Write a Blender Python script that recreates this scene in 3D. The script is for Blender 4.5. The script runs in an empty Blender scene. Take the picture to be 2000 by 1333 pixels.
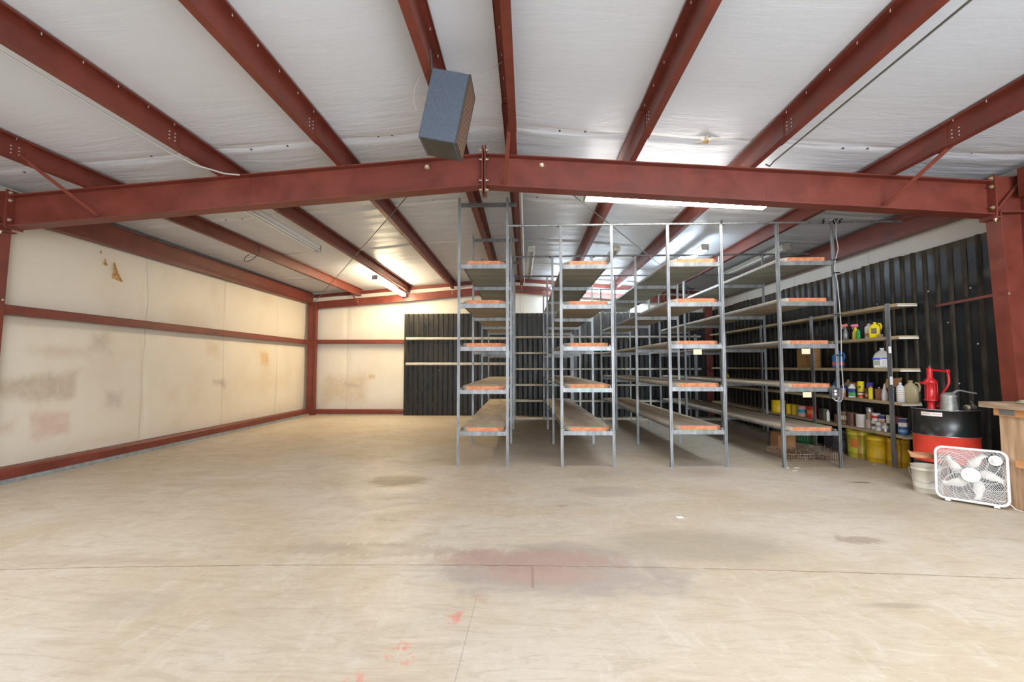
import bpy, math, random
from mathutils import Vector, Matrix
R = math.radians
random.seed(7)
scene = bpy.context.scene
col = scene.collection

# ------------------------------------------------------------------ camera
cam_d = bpy.data.cameras.new('camera'); cam = bpy.data.objects.new('camera', cam_d); col.objects.link(cam)
cam_d.sensor_width = 36; cam_d.lens = 36*889/2000; cam_d.clip_start = .05
_D = Vector((30, 48.5, 889)).normalized()
_X = Vector((1, -.003, -(30-.003*48.5)/889)).normalized()
_U = _X.cross(_D)
if _U.y > 0: _U = -_U
rt = Vector((_X.x, _D.x, _U.x)); dn = Vector((_X.y, _D.y, _U.y)); fw = Vector((_X.z, _D.z, _U.z))
cam.matrix_world = Matrix(((rt.x, -dn.x, -fw.x, 0), (rt.y, -dn.y, -fw.y, 0), (rt.z, -dn.z, -fw.z, 1.37), (0, 0, 0, 1)))
scene.camera = cam
# ------------------------------------------------------------------ world, added fill lights, exposure
scene.view_settings.view_transform = 'Standard'; scene.view_settings.look = 'None'
scene.view_settings.gamma = 1; scene.view_settings.use_curve_mapping = False
scene.view_settings.exposure = 0.8
w = bpy.data.worlds.new('world'); scene.world = w; w.use_nodes = True
bg = w.node_tree.nodes['Background']; bg.inputs[0].default_value = (.92, .95, 1, 1); bg.inputs[1].default_value = 1.5
def area(name, loc, rot, sx, sy, e, c):
    l = bpy.data.lights.new(name, 'AREA'); l.shape = 'RECTANGLE'; l.size = sx; l.size_y = sy; l.energy = e; l.color = c
    o = bpy.data.objects.new(name, l); col.objects.link(o); o.location = loc; o.rotation_euler = rot; return o
# area light added behind the camera as assumed daylight, set right for the column
area('assumed_daylight_fill', (2.9, -3.0, 1.8), (R(90), 0, R(6)), 4.6, 3.0, 300, (.84, .92, 1))
# unseen fill lights, added to brighten the near floor, left wall and right column
for _x, _y, _e in ((-3.9, 2.0, 58), (.4, .3, 14), (3.2, 2.1, 52)):
    area('near_bay_fill', (_x, _y, 3.38), (0, 0, R(90)), 2.4, .16, _e, (.97, .98, 1))
TUBE = 17.0

# ------------------------------------------------------------------ node helpers
def mat(name, c, rough=.5, metal=0, spec=None):
    m = bpy.data.materials.new(name); m.use_nodes = True
    b = m.node_tree.nodes['Principled BSDF']
    b.inputs['Base Color'].default_value = (*c, 1); b.inputs['Roughness'].default_value = rough; b.inputs['Metallic'].default_value = metal
    if spec is not None: b.inputs['Specular IOR Level'].default_value = spec
    return m
class G:
    def __init__(s, m):
        s.m = m; s.t = m.node_tree; s.n = s.t.nodes; s.b = s.n['Principled BSDF']
        s.tc = s.n.new('ShaderNodeTexCoord'); s.p = s.tc.outputs['Object']
        s.xyz = None
    def lk(s, a, b): s.t.links.new(a, b)
    def sep(s):
        if s.xyz is None:
            q = s.n.new('ShaderNodeSeparateXYZ'); s.lk(s.p, q.inputs[0]); s.xyz = q.outputs
        return s.xyz
    def inp(s, sock, v):
        if isinstance(v, (int, float)): sock.default_value = v
        elif isinstance(v, tuple): sock.default_value = (*v, 1) if len(v) == 3 else v
        else: s.lk(v, sock)
    def math(s, op, a, b=0, c=0):
        q = s.n.new('ShaderNodeMath'); q.operation = op
        for i, v in enumerate((a, b, c)): s.inp(q.inputs[i], v)
        return q.outputs[0]
    def noise(s, scale, detail=4, rough=.55, stretch=None, dist=0, vec=None):
        q = s.n.new('ShaderNodeTexNoise'); q.inputs['Scale'].default_value = scale; q.inputs['Detail'].default_value = detail
        q.inputs['Roughness'].default_value = rough; q.inputs['Distortion'].default_value = dist
        src = vec or s.p
        if stretch:
            mp = s.n.new('ShaderNodeMapping'); mp.inputs['Scale'].default_value = stretch; s.lk(src, mp.inputs[0]); src = mp.outputs[0]
        s.lk(src, q.inputs['Vector']); return q.outputs['Fac']
    def ramp(s, f, a, b, c0=0., c1=1.):
        q = s.n.new('ShaderNodeMapRange'); q.interpolation_type = 'SMOOTHSTEP'
        s.inp(q.inputs['Value'], f); q.inputs['From Min'].default_value = a; q.inputs['From Max'].default_value = b
        q.inputs['To Min'].default_value = c0; q.inputs['To Max'].default_value = c1; return q.outputs[0]
    def mix(s, f, a, b, mode='MIX'):
        q = s.n.new('ShaderNodeMix'); q.data_type = 'RGBA'; q.blend_type = mode
        s.inp(q.inputs[0], f); s.inp(q.inputs[6], a); s.inp(q.inputs[7], b); return q.outputs[2]
    def bump(s, h, st=.3, d=.01):
        q = s.n.new('ShaderNodeBump'); q.inputs['Strength'].default_value = st; q.inputs['Distance'].default_value = d
        s.lk(h, q.inputs['Height']); s.lk(q.outputs[0], s.b.inputs['Normal'])
    def col(s, c): s.inp(s.b.inputs['Base Color'], c)
    def blob(s, cx, cy, rx, ry, soft, nz, amp=.5, axes=(0, 1)):
        x = s.sep()
        dx = s.math('DIVIDE', s.math('SUBTRACT', x[axes[0]], cx), rx); dy = s.math('DIVIDE', s.math('SUBTRACT', x[axes[1]], cy), ry)
        d = s.math('SQRT', s.math('ADD', s.math('MULTIPLY', dx, dx), s.math('MULTIPLY', dy, dy)))
        d = s.math('ADD', d, s.math('MULTIPLY', s.math('SUBTRACT', nz, .5), amp*2))
        return s.ramp(d, 1.0, 1.0-soft)
    def rect(s, a0, a1, b0, b1, soft, nz, amp=.05, axes=(1, 2)):
        x = s.sep(); j = s.math('MULTIPLY', s.math('SUBTRACT', nz, .5), amp*2)
        da = s.math('SUBTRACT', (a1-a0)/2, s.math('ABSOLUTE', s.math('SUBTRACT', x[axes[0]], (a0+a1)/2)))
        db = s.math('SUBTRACT', (b1-b0)/2, s.math('ABSOLUTE', s.math('SUBTRACT', x[axes[1]], (b0+b1)/2)))
        return s.ramp(s.math('ADD', s.math('MINIMUM', da, db), j), 0, soft)

# ------------------------------------------------------------------ materials
def m_red(name='red_primer', base=(.170, .036, .022)):
    m = mat(name, base, .42, 0, .45); g = G(m)
    f = g.noise(3.0, 5, .6, dist=.3); f2 = g.noise(160, 2)
    c = g.mix(g.ramp(f, .3, .7), tuple(v*.8 for v in base), tuple(min(1, v*1.16) for v in base))
    g.col(c); g.inp(g.b.inputs['Roughness'], g.ramp(f, .2, .8, .34, .55)); g.bump(f2, .08, .002); return m
RED = m_red()
def m_noisy(name, c0, c1, rough=.5, metal=0, scale=8, stretch=None, bump=0, bs=80):
    m = mat(name, c0, rough, metal); g = G(m); f = g.noise(scale, 5, .6, stretch)
    g.col(g.mix(g.ramp(f, .32, .68), c0, c1))
    if bump: g.bump(g.noise(bs, 3, .6, stretch), bump, .004)
    return m
GALV = m_noisy('galvanised_steel', (.18, .187, .19), (.31, .32, .325), .45, .45, 14, (1, 1, .25))
GALVD = m_noisy('dull_conduit', (.10, .105, .105), (.18, .185, .185), .4, .5, 10)
PIN = mat('pale_screw', (.55, .5, .45), .4)
BOLT = mat('zinc_bolt', (.62, .52, .36), .35, .7)
WHITE = mat('white_enamel', (.78, .77, .74), .35)
WPLAS = mat('white_plastic', (.78, .77, .75), .35)
BLACKP = mat('black_plastic', (.015, .015, .017), .4)
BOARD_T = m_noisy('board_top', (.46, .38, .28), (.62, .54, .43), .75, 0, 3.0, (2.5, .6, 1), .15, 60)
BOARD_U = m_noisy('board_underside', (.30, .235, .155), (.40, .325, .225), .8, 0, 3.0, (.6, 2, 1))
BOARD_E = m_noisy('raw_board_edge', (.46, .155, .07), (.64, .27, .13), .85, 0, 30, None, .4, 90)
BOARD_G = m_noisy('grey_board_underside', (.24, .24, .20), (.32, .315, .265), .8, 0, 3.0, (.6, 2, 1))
SHELFW = m_noisy('pale_shelf_board', (.38, .29, .17), (.52, .41, .26), .7, 0, 4, (3, .4, 1))
SHELFB = m_noisy('painted_shelf', (.50, .47, .39), (.64, .61, .53), .6, 0, 4)
PINE = m_noisy('old_pine', (.36, .22, .12), (.56, .38, .24), .7, 0, 4, (6, 6, .5), .25, 40)
PINE2 = m_noisy('orange_pine', (.55, .24, .08), (.70, .36, .15), .65, 0, 5, (1, .4, 4), .2, 40)
PINET = m_noisy('worn_bench_top', (.28, .19, .12), (.48, .35, .25), .7, 0, 6, (3, .6, 3), .3, 50)
CARD = m_noisy('cardboard', (.36, .17, .07), (.46, .24, .11), .85, 0, 5)
RUST = m_noisy('rusty_wire', (.20, .09, .04), (.42, .34, .26), .6, .3, 12)
PAPER = mat('paper', (.8, .79, .76), .8); TAG = mat('cream_tag', (.85, .66, .44), .8)

def m_floor():
    m = mat('concrete', (.5, .45, .37), .5, 0, .4); g = G(m)
    n1 = g.noise(.55, 5, .6, dist=.8); n2 = g.noise(1.6, 8, .68, (1, 1.6, 1), dist=1.2); n3 = g.noise(14, 6, .7); n4 = g.noise(3.5, 8, .7, (2.2, .8, 1), 1.5)
    c = g.mix(g.ramp(n1, .35, .65), (.50, .415, .30), (.565, .50, .415))
    c = g.mix(g.ramp(n2, .48, .72, 0, .5), c, (.40, .335, .24))
    c = g.mix(g.ramp(n4, .5, .68, 0, .42), c, (.62, .57, .49))
    c = g.mix(g.ramp(n3, .55, .85, 0, .3), c, (.34, .29, .22))
    n5 = g.noise(2.6, 7, .75, (.7, 3.2, 1), 2.2); n6 = g.noise(26, 5, .75, (.6, 2.4, 1), .8)
    c = g.mix(g.ramp(n5, .5, .62, 0, .38), c, (.37, .30, .20)); c = g.mix(g.ramp(n5, .30, .46, .35, 0), c, (.68, .63, .54))
    c = g.mix(g.ramp(n6, .52, .7, 0, .3), c, (.33, .27, .19)); c = g.mix(g.ramp(n6, .28, .42, .3, 0), c, (.66, .60, .52))
    x = g.sep()
    # wheel-worn grey patches, oil, red paint
    for cx, cy, rx, ry, cc, st, nn in [(-1.55, 5.48, .45, .38, (.25, .19, .11), .8, n5), (.15, 3.15, .95, .5, (.31, .26, .24), .62, n2), (.0, 3.3, .8, .22, (.40, .22, .17), .4, n4), (1.3, 3.6, .9, .4, (.33, .28, .21), .62, n5),
                                       (.9, 5.1, .45, .25, (.33, .27, .21), .5, n2), (.1, 3.05, .5, .15, (.45, .26, .21), .4, n5), (.35, 4.55, .08, .05, (.3, .24, .18), .6, n3),
                                       (2.6, 3.75, .22, .1, (.28, .2, .15), .6, n3), (2.1, 2.75, .25, .05, (.30, .25, .19), .55, n2), (-1.2, 3.45, .9, .15, (.33, .27, .2), .45, n4), (-3.2, 3.2, .9, .1, (.37, .29, .21), .35, n2),
                                       (1.6, 6.0, 1.4, .35, (.36, .31, .25), .4, n2), (3.0, 4.6, 1.6, .3, (.42, .34, .25), .3, n4), (-3.6, 5.3, 1.2, .25, (.42, .33, .21), .35, n4), (-2.3, 2.6, .3, .22, (.40, .34, .27), .4, n2),
                                       (3.9, 5.55, .16, .05, (.13, .09, .06), .7, n3), (-.55, 1.5, .25, .35, (.62, .40, .34), .3, n4)]:
        c = g.mix(g.math('MULTIPLY', g.blob(cx, cy, rx, ry, .5, nn, .9), st), c, cc)
    for cx, cy, rx, ry in ((-.60, 2.25, .12, .16), (-.75, 1.95, .14, .2), (-.40, 2.55, .1, .12), (-.28, 2.75, .06, .08)):
        c = g.mix(g.math('MULTIPLY', g.math('MULTIPLY', g.blob(cx, cy, rx, ry, .7, n2, .7), .7), g.ramp(n3, .50, .58)), c, (.62, .21, .16))
    # saw-cut joints, as lines in the slab
    jn = g.noise(9, 3)
    yj = g.math('SUBTRACT', 3.205, g.math('MULTIPLY', g.math('POWER', g.math('ABSOLUTE', g.math('SUBTRACT', x[0], .3)), 2), .0115))
    d = g.math('ABSOLUTE', g.math('ADD', g.math('SUBTRACT', x[1], yj), g.math('MULTIPLY', g.math('SUBTRACT', jn, .5), .02)))
    c = g.mix(g.math('MULTIPLY', g.ramp(d, .0075, .002), g.ramp(jn, .25, .6, .35, .9)), c, (.19, .12, .08))
    s1 = g.rect(.018, .042, 2.89, 3.22, .006, jn, .002, (0, 1)); c = g.mix(g.math('MULTIPLY', s1, .75), c, (.30, .20, .16))
    yc = g.math('ABSOLUTE', g.math('ADD', g.math('SUBTRACT', x[0], -.36), g.math('MULTIPLY', x[1], -.02)))
    m2 = g.math('MULTIPLY', g.ramp(yc, .004, .001), g.ramp(x[1], 3.0, 2.6)); c = g.mix(g.math('MULTIPLY', m2, .5), c, (.25, .2, .16))
    sp = g.noise(30, 2, .5); c = g.mix(g.ramp(sp, .76, .8, 0, .6), c, (.2, .13, .08))
    g.col(c); g.inp(g.b.inputs['Roughness'], g.ramp(n2, .3, .7, .38, .62)); g.bump(n3, .12, .004); return m
FLOOR = m_floor()

def m_vinyl(name, base, dirt, marks=(), axes=(1, 2), seams=()):
    m = mat(name, base, .45, 0, .35); g = G(m)
    n1 = g.noise(1.1, 5, .6); n2 = g.noise(6, 6, .7, dist=.5); n3 = g.noise(.9, 2, .5)
    c = g.mix(g.ramp(n1, .42, .72, 0, .55), base, dirt)
    for (a0, a1, b0, b1, cc, st, soft) in marks:
        c = g.mix(g.math('MULTIPLY', g.math('MULTIPLY', g.rect(a0-.04, a1+.04, b0-.04, b1+.04, soft*1.6, n1, .25, axes), st), g.ramp(n2, .3, .6, .6, 1)), c, cc)
    x = g.sep()
    for s_ in seams:
        wob = g.math('MULTIPLY', g.math('SUBTRACT', n3, .5), .16)
        d = g.math('ABSOLUTE', g.math('ADD', g.math('SUBTRACT', x[axes[0]], s_), wob))
        c = g.mix(g.math('MULTIPLY', g.ramp(d, .014, .003), .55), c, tuple(v*.55 for v in base))
    g.col(c); g.bump(n2, .1, .01); return m
SE = (7.23, 9.18, 11.2)
WALL_L = m_vinyl('left_wall_insulation', (.74, .675, .565), (.66, .56, .42), [
    (5.0, 6.14, .90, 1.30, (.40, .30, .19), .6, .1), (5.55, 6.12, .42, .78, (.55, .28, .2), .42, .08), (5.0, 5.45, .5, .77, (.56, .26, .2), .4, .1),
    (5.2, 6.3, 1.48, 1.66, (.5, .38, .22), .4, .12), (10.5, 10.8, 1.42, 1.7, (.62, .36, .14), .8, .12), (8.8, 9.25, .93, 1.16, (.30, .24, .19), .75, .12), (6.6, 6.85, .78, .98, (.33, .29, .25), .7, .14),
    (6.3, 6.6, 1.6, 1.88, (.42, .35, .26), .6, .14), (8.6, 9.1, 1.5, 1.9, (.55, .42, .25), .5, .2), (7.6, 8.1, .6, 1.1, (.55, .42, .3), .45, .2), (6.0, 7.2, .15, .45, (.58, .42, .25), .45, .2), (9.6, 12.0, .6, 1.3, (.62, .48, .3), .4, .3)], (1, 2), SE)
WALL_B = m_vinyl('back_wall_insulation', (.74, .70, .62), (.68, .61, .49), [(-5.86, -4.4, .2, 1.3, (.48, .36, .2), .5, .25), (-5.23, -4.67, .70, .94, (.36, .29, .2), .55, .12), (-4.5, -4.3, 1.0, 1.12, (.5, .32, .1), .8, .08)], (0, 2), (-5.12, -.2, 1.6))
WALL_R = m_vinyl('right_wall_insulation', (.66, .64, .60), (.58, .54, .47), [], (1, 2), (7.2, 9.1, 11))
def m_ceil():
    m = mat('ceiling_insulation', (.69, .685, .675), .38, 0, .4); g = G(m)
    n1 = g.noise(.6, 4); n2 = g.noise(2.2, 5, .6, (.35, 2.2, 1), .6); n3 = g.noise(11, 4, .6, (.25, 1.6, 1), .8)
    c = g.mix(g.ramp(n1, .4, .7, 0, .5), (.63, .665, .73), (.58, .595, .625)); x = g.sep()
    wob = g.math('MULTIPLY', g.math('SUBTRACT', g.noise(1.2, 2), .5), .12)
    for s_, st in ((4.72, .35), (6.66, .3), (8.75, .5), (10.7, .4)):
        d = g.math('ABSOLUTE', g.math('ADD', g.math('SUBTRACT', x[1], s_), wob))
        c = g.mix(g.math('MULTIPLY', g.ramp(d, .02, .004), g.math('MULTIPLY', g.ramp(n3, .35, .6), st)), c, (.22, .2, .18))
        d2 = g.math('ABSOLUTE', g.math('SUBTRACT', d, .03)); c = g.mix(g.math('MULTIPLY', g.ramp(d2, .02, .004), .35), c, (.85, .85, .84))
    g.col(c)
    back = g.ramp(x[1], 3.6, 5.2, .15, 1.0)
    h = g.math('MULTIPLY', g.math('ADD', n2, g.math('MULTIPLY', n3, .35)), back); g.bump(h, .45, .05); return m
CEIL = m_ceil()
def m_black(name, axis):
    m = mat(name, (.01, .011, .013), .3, 0, .4); g = G(m); n1 = g.noise(3, 6, .65, (1, 1, .35), .4); n2 = g.noise(55, 4, .7); x = g.sep()
    c = g.mix(g.ramp(n1, .45, .75), (.008, .010, .013), (.030, .028, .024))
    rust = g.math('MULTIPLY', g.ramp(g.math('ADD', x[2], g.math('MULTIPLY', g.math('SUBTRACT', g.noise(4, 4), .5), .35)), 2.74, 2.88), .8)
    c = g.mix(rust, c, (.06, .04, .015)); c = g.mix(g.ramp(n2, .72, .8, 0, .5), c, (.12, .11, .10)); g.col(c)
    g.inp(g.b.inputs['Roughness'], g.math('ADD', g.ramp(n1, .3, .7, .26, .48), g.math('MULTIPLY', rust, .3))); g.bump(n2, .12, .003); return m
BLACK = m_black('black_sheet', 0)
RIBT = m_noisy('worn_rib', (.022, .019, .015), (.055, .046, .034), .6, 0, 10, (1, 1, .3)); RIBT.node_tree.nodes['Principled BSDF'].inputs['Specular IOR Level'].default_value = .08
def emis(name, c, s):
    m = mat(name, (.9, .9, .9), .4); b = m.node_tree.nodes['Principled BSDF']
    b.inputs['Emission Color'].default_value = (*c, 1); b.inputs['Emission Strength'].default_value = s; return m

# ------------------------------------------------------------------ mesh builder
class MB:
    def __init__(s): s.v = []; s.f = []; s.mi = []; s.sm = []; s.T = None
    def add(s, vs, fs, mi=0, sm=False):
        k = len(s.v)
        s.v += [tuple((s.T @ Vector(p)) if s.T else p) for p in vs]
        s.f += [tuple(i+k for i in f) for f in fs]; s.mi += [mi]*len(fs); s.sm += [sm]*len(fs); return s
    def box(s, x0, x1, y0, y1, z0, z1, mi=0):
        v = [(x, y, z) for z in (z0, z1) for y in (y0, y1) for x in (x0, x1)]
        return s.add(v, [(0, 2, 3, 1), (4, 5, 7, 6), (0, 1, 5, 4), (2, 6, 7, 3), (0, 4, 6, 2), (1, 3, 7, 5)], mi)
    def hexa(s, v, mi=0):     # 8 corners ordered like box
        return s.add(v, [(0, 2, 3, 1), (4, 5, 7, 6), (0, 1, 5, 4), (2, 6, 7, 3), (0, 4, 6, 2), (1, 3, 7, 5)], mi)
    def rbox(s, x0, x1, y0, y1, z0, z1, b=.005, mi=0):   # box with chamfered vertical and top edges
        p = [(x0+b, y0), (x1-b, y0), (x1, y0+b), (x1, y1-b), (x1-b, y1), (x0+b, y1), (x0, y1-b), (x0, y0+b)]
        cx, cy = (x0+x1)/2, (y0+y1)/2
        def sc(q, k): return (q[0]-math.copysign(k, q[0]-cx), q[1]-math.copysign(k, q[1]-cy))
        lev = [(z0, b*.6), (z0+b*.6, 0), (z1-b, 0), (z1, b)]
        vs = [(*sc(q, k), z) for z, k in lev for q in p]; fs = []
        for i in range(3):
            for j in range(8): a = i*8+j; c = i*8+(j+1) % 8; fs.append((a, c, c+8, a+8))
        fs += [tuple(range(7, -1, -1)), tuple(range(24, 32))]
        return s.add(vs, fs, mi)
    def cyl(s, p0, p1, r, n=12, r1=None, mi=0, caps=True, sm=True):
        return s.tube([p0, p1], [r, r if r1 is None else r1], n, mi, caps, sm)
    def tube(s, pts, r, n=8, mi=0, caps=True, sm=True, closed=False):
        pts = [Vector(p) for p in pts]; m = len(pts)
        if not isinstance(r, (list, tuple)): r = [r]*m
        vs = []; prev = None
        for i, p in enumerate(pts):
            if closed: t = pts[(i+1) % m]-pts[i-1]
            else: t = pts[min(i+1, m-1)]-pts[max(i-1, 0)]
            t.normalize()
            if prev is None:
                a = Vector((0, 0, 1)) if abs(t.z) < .9 else Vector((1, 0, 0)); u = t.cross(a).normalized()
            else: u = (prev-t*prev.dot(t)).normalized()
            prev = u; w_ = t.cross(u)
            for k in range(n):
                a = 2*math.pi*k/n; vs.append(tuple(p+(u*math.cos(a)+w_*math.sin(a))*r[i]))
        fs = []
        for i in range(m if closed else m-1):
            j = (i+1) % m
            for k in range(n): fs.append((i*n+k, i*n+(k+1) % n, j*n+(k+1) % n, j*n+k))
        s.add(vs, fs, mi, sm)
        if caps and not closed: s.add(vs[:n], [tuple(range(n-1, -1, -1))], mi); s.add(vs[-n:], [tuple(range(n))], mi)
        return s
    def loft(s, sec, n=24, mi=0, caps=True, c=(0, 0)):  # sections (z, rx, ry, power)
        vs = []
        for q in sec:
            z, rx, ry, p = q[:4]; ox, oy = (q[4], q[5]) if len(q) > 4 else c
            for k in range(n):
                a = 2*math.pi*(k+.5)/n; ca, sa = math.cos(a), math.sin(a)
                vs.append((ox+rx*math.copysign(abs(ca)**(2/p), ca), oy+ry*math.copysign(abs(sa)**(2/p), sa), z))
        fs = []
        for i in range(len(sec)-1):
            for k in range(n): fs.append((i*n+k, i*n+(k+1) % n, (i+1)*n+(k+1) % n, (i+1)*n+k))
        s.add(vs, fs, mi, True)
        if caps: s.add(vs[:n], [tuple(range(n-1, -1, -1))], mi); s.add(vs[-n:], [tuple(range(n))], mi)
        return s
    def lathe(s, prof, c=(0, 0), n=32, mi=0, caps=False):
        return s.loft([(z, r, r, 2) for r, z in prof], n, mi, caps, c)
    def extr(s, prof, fr, mi=0, caps=True, closed=True):   # prof = 2D list; fr(list of functions) maps (a,b)->3D
        n = len(prof); vs = [f(a, b) for f in fr for a, b in prof]; fs = []
        for i in range(len(fr)-1):
            for k in range(n if closed else n-1): fs.append((i*n+k, i*n+(k+1) % n, (i+1)*n+(k+1) % n, (i+1)*n+k))
        s.add(vs, fs, mi)
        if caps and closed: s.add(vs[:n], [tuple(range(n-1, -1, -1))], mi); s.add(vs[-n:], [tuple(range(n))], mi)
        return s
    def build(s, name, mats, parent=None):
        me = bpy.data.meshes.new(name); me.from_pydata(s.v, [], s.f)
        if not isinstance(mats, (list, tuple)): mats = [mats]
        for m in mats: me.materials.append(m)
        for p, i, k in zip(me.polygons, s.mi, s.sm): p.material_index = i; p.use_smooth = k
        me.update(); o = bpy.data.objects.new(name, me); col.objects.link(o)
        if parent: o.parent = parent
        return o
def tag(o, label, cat, group=None):
    o['label'] = label; o['category'] = cat
    if group: o['group'] = group
    return o
def thing(name, label, cat, loc=(0, 0, 0), rz=0, group=None):
    o = bpy.data.objects.new(name, None); col.objects.link(o); o.location = loc; o.rotation_euler = (0, 0, rz); o.empty_display_size = .1
    return tag(o, label, cat, group)
def struct(o): o['kind'] = 'structure'; return o
def dup(o, parent=None):
    c = o.copy(); col.objects.link(c)
    if parent: c.parent = parent
    for ch in list(o.children): dup(ch, c)
    return c

# ------------------------------------------------------------------ the building
XR = -.475                                           # ridge line
def pz(x, y):                                        # underside of the purlins = top of the rafters
    d = abs(x-XR); k = max(0, (y-4.98))/7.62
    return 3.723-.0722*d-.062*k
struct(MB().box(-7, 6.2, -3.5, 13.2, -.15, 0).build('floor', FLOOR))
# ceiling: vinyl faced blanket that billows between purlins and is pinched at its seams
PO = [-6.2, -5.0, -3.47, -2.12, -.82, XR, -.12, 1.2, 2.48, 3.9, 5.3]
def ceil_z(x, y):
    sag = 0
    for a, b in zip(PO, PO[1:]):
        if a <= x <= b: t = (x-a)/(b-a); sag = .022*math.sin(math.pi*t)**.8*min(1, (b-a)/1.2)
    s = 0
    for q in (4.72, 6.66, 8.75, 10.7):
        d = y-q-.03*math.sin(x*2.1+q); s += .02*math.exp(-(d/.035)**2)-.008*math.exp(-((d-.1)/.06)**2)
    if y > 5:
        s += .004*math.sin(y*17+3*math.sin(x*1.7))*math.sin(x*2.3+y)
    return pz(x, y)+.212-sag+s*min(1, sag/.01)
nx, ny = 120, 360; mb = MB(); vs = []; fs = []
xs = [-6.45+12.0*i/nx for i in range(nx+1)]; ys = [-3.2+16.1*j/ny for j in range(ny+1)]
for y in ys:
    for x in xs: vs.append((x, y, ceil_z(x, y)))
for j in range(ny):
    for i in range(nx): a = j*(nx+1)+i; fs.append((a, a+nx+1, a+nx+2, a+1))
mb.add(vs, fs, 0, True); ceiling = struct(mb.build('ceiling', CEIL))
MB().box(-6.5, 5.6, -3.2, 12.95, 4.05, 4.1).build('roof_deck', WHITE, ceiling)
# left wall blanket, pinched at girts and seams
def wall_grid(f, n, m, a0, a1, b0, b1, mt, name):
    mb = MB(); vs = []; fs = []
    for j in range(m+1):
        for i in range(n+1): vs.append(f(a0+(a1-a0)*i/n, b0+(b1-b0)*j/m))
    for j in range(m):
        for i in range(n): a = j*(n+1)+i; fs.append((a, a+1, a+n+2, a+n+1))
    mb.add(vs, fs, 0, True); return struct(mb.build(name, mt))
def puff(a, z, seams):
    e = .03*(1-math.exp(-((z-2.06)/.25)**2))*(1-math.exp(-((z-.12)/.2)**2))
    for q in seams:
        d = a-q-.03*math.sin(z*1.7+q); e -= .022*math.exp(-(d/.03)**2)*min(1, e/.02)
    return e
wl = wall_grid(lambda y, z: (-6.28+puff(y, z, SE), y, z), 320, 40, -3.2, 12.85, 0, 3.6, WALL_L, 'wall_left')
MB().box(-6.5, -6.42, -3.2, 12.95, 0, 3.7).build('outer_sheet', WHITE, wl)
wb = wall_grid(lambda x, z: (x, 12.82-puff(x, z, (-5.12, -.2, 1.6)), z), 160, 40, -6.4, 5.5, 0, 3.75, WALL_B, 'wall_back')
MB().box(-6.5, 5.6, 12.9, 12.96, 0, 4.05).build('outer_sheet', WHITE, wb)
def rx_(y): return 5.21-.019*(y-6.2)                   # face of the black lining on the right wall
wr = wall_grid(lambda y, z: (rx_(y)+.12, y, z), 160, 20, -3.2, 12.85, 0, 3.6, WALL_R, 'wall_right')
MB().box(5.5, 5.56, -3.2, 12.95, 0, 3.75).build('outer_sheet', WHITE, wr)
# torn blanket showing brown glass wool
for q, (y, z, a, b) in enumerate([(6.65, 2.80, .12, .14), (6.46, 2.91, .04, .05), (6.38, 3.04, .015, .02)]):
    mb = MB(); pts = [(-.45, 1), (-.1, .35), (.2, -.2), (1, -.95), (.1, -.85), (-.55, -.7), (-.4, 0)]
    vs = [(-6.243, y+p*a, z+r*b) for p, r in pts]; vs2 = [(-6.225-.03*(k in (3, 4, 5)), y+p*a, z+r*b) for k, (p, r) in enumerate(pts)]
    n = 7; mb.add(vs+vs2, [tuple(range(n)), tuple(range(2*n-1, n-1, -1))]+[(k, (k+1) % n, n+(k+1) % n, n+k) for k in range(n)])
    mb.build('torn_flap', m_noisy('brown_glass_wool', (.35, .16, .04), (.62, .38, .15), .9, 0, 20), wl)
mb = MB(); n = 11; cx, cy = 1.87, 4.69
rr = [.16, .05, .12, .04, .2, .05, .1, .05, .17, .04, .09]
vs = [(cx+rr[k]*math.cos(k*6.283/n), cy+.6*rr[k]*math.sin(k*6.283/n), pz(cx, cy)+.175) for k in range(n)]+[(cx, cy, pz(cx, cy)+.15)]
mb.add(vs, [(k, (k+1) % n, n) for k in range(n)]); mb.build('torn_flap', mat('torn_vinyl', (.7, .66, .58), .6), ceiling)
MB().loft([(pz(cx, cy)+.135, .025, .012, 2), (pz(cx, cy)+.17, .03, .016, 2)], 10, 0, True, (cx, cy)).build('glass_wool', m_noisy('wool', (.35, .16, .04), (.62, .38, .15), .9), ceiling)
for k, (x, y) in enumerate([(-5.6, 4.78), (-4.1, 4.72), (-3.0, 4.74), (-2.6, 4.74), (-1.6, 4.73), (-1.45, 4.73), (.35, 4.72), (.62, 4.72), (1.25, 4.5), (3.3, 4.75), (3.55, 4.75), (4.6, 4.75), (-4.6, 6.7), (-4.35, 6.7), (-1.4, 6.62), (.15, 6.62), (.3, 8.7)]):
    z = ceil_z(x, y)-.004; MB().loft([(z-.002, .012, .012, 2), (z+.004, .012, .012, 2)], 8, 0, True, (x, y)).build('hole', BLACKP, ceiling)

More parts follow.
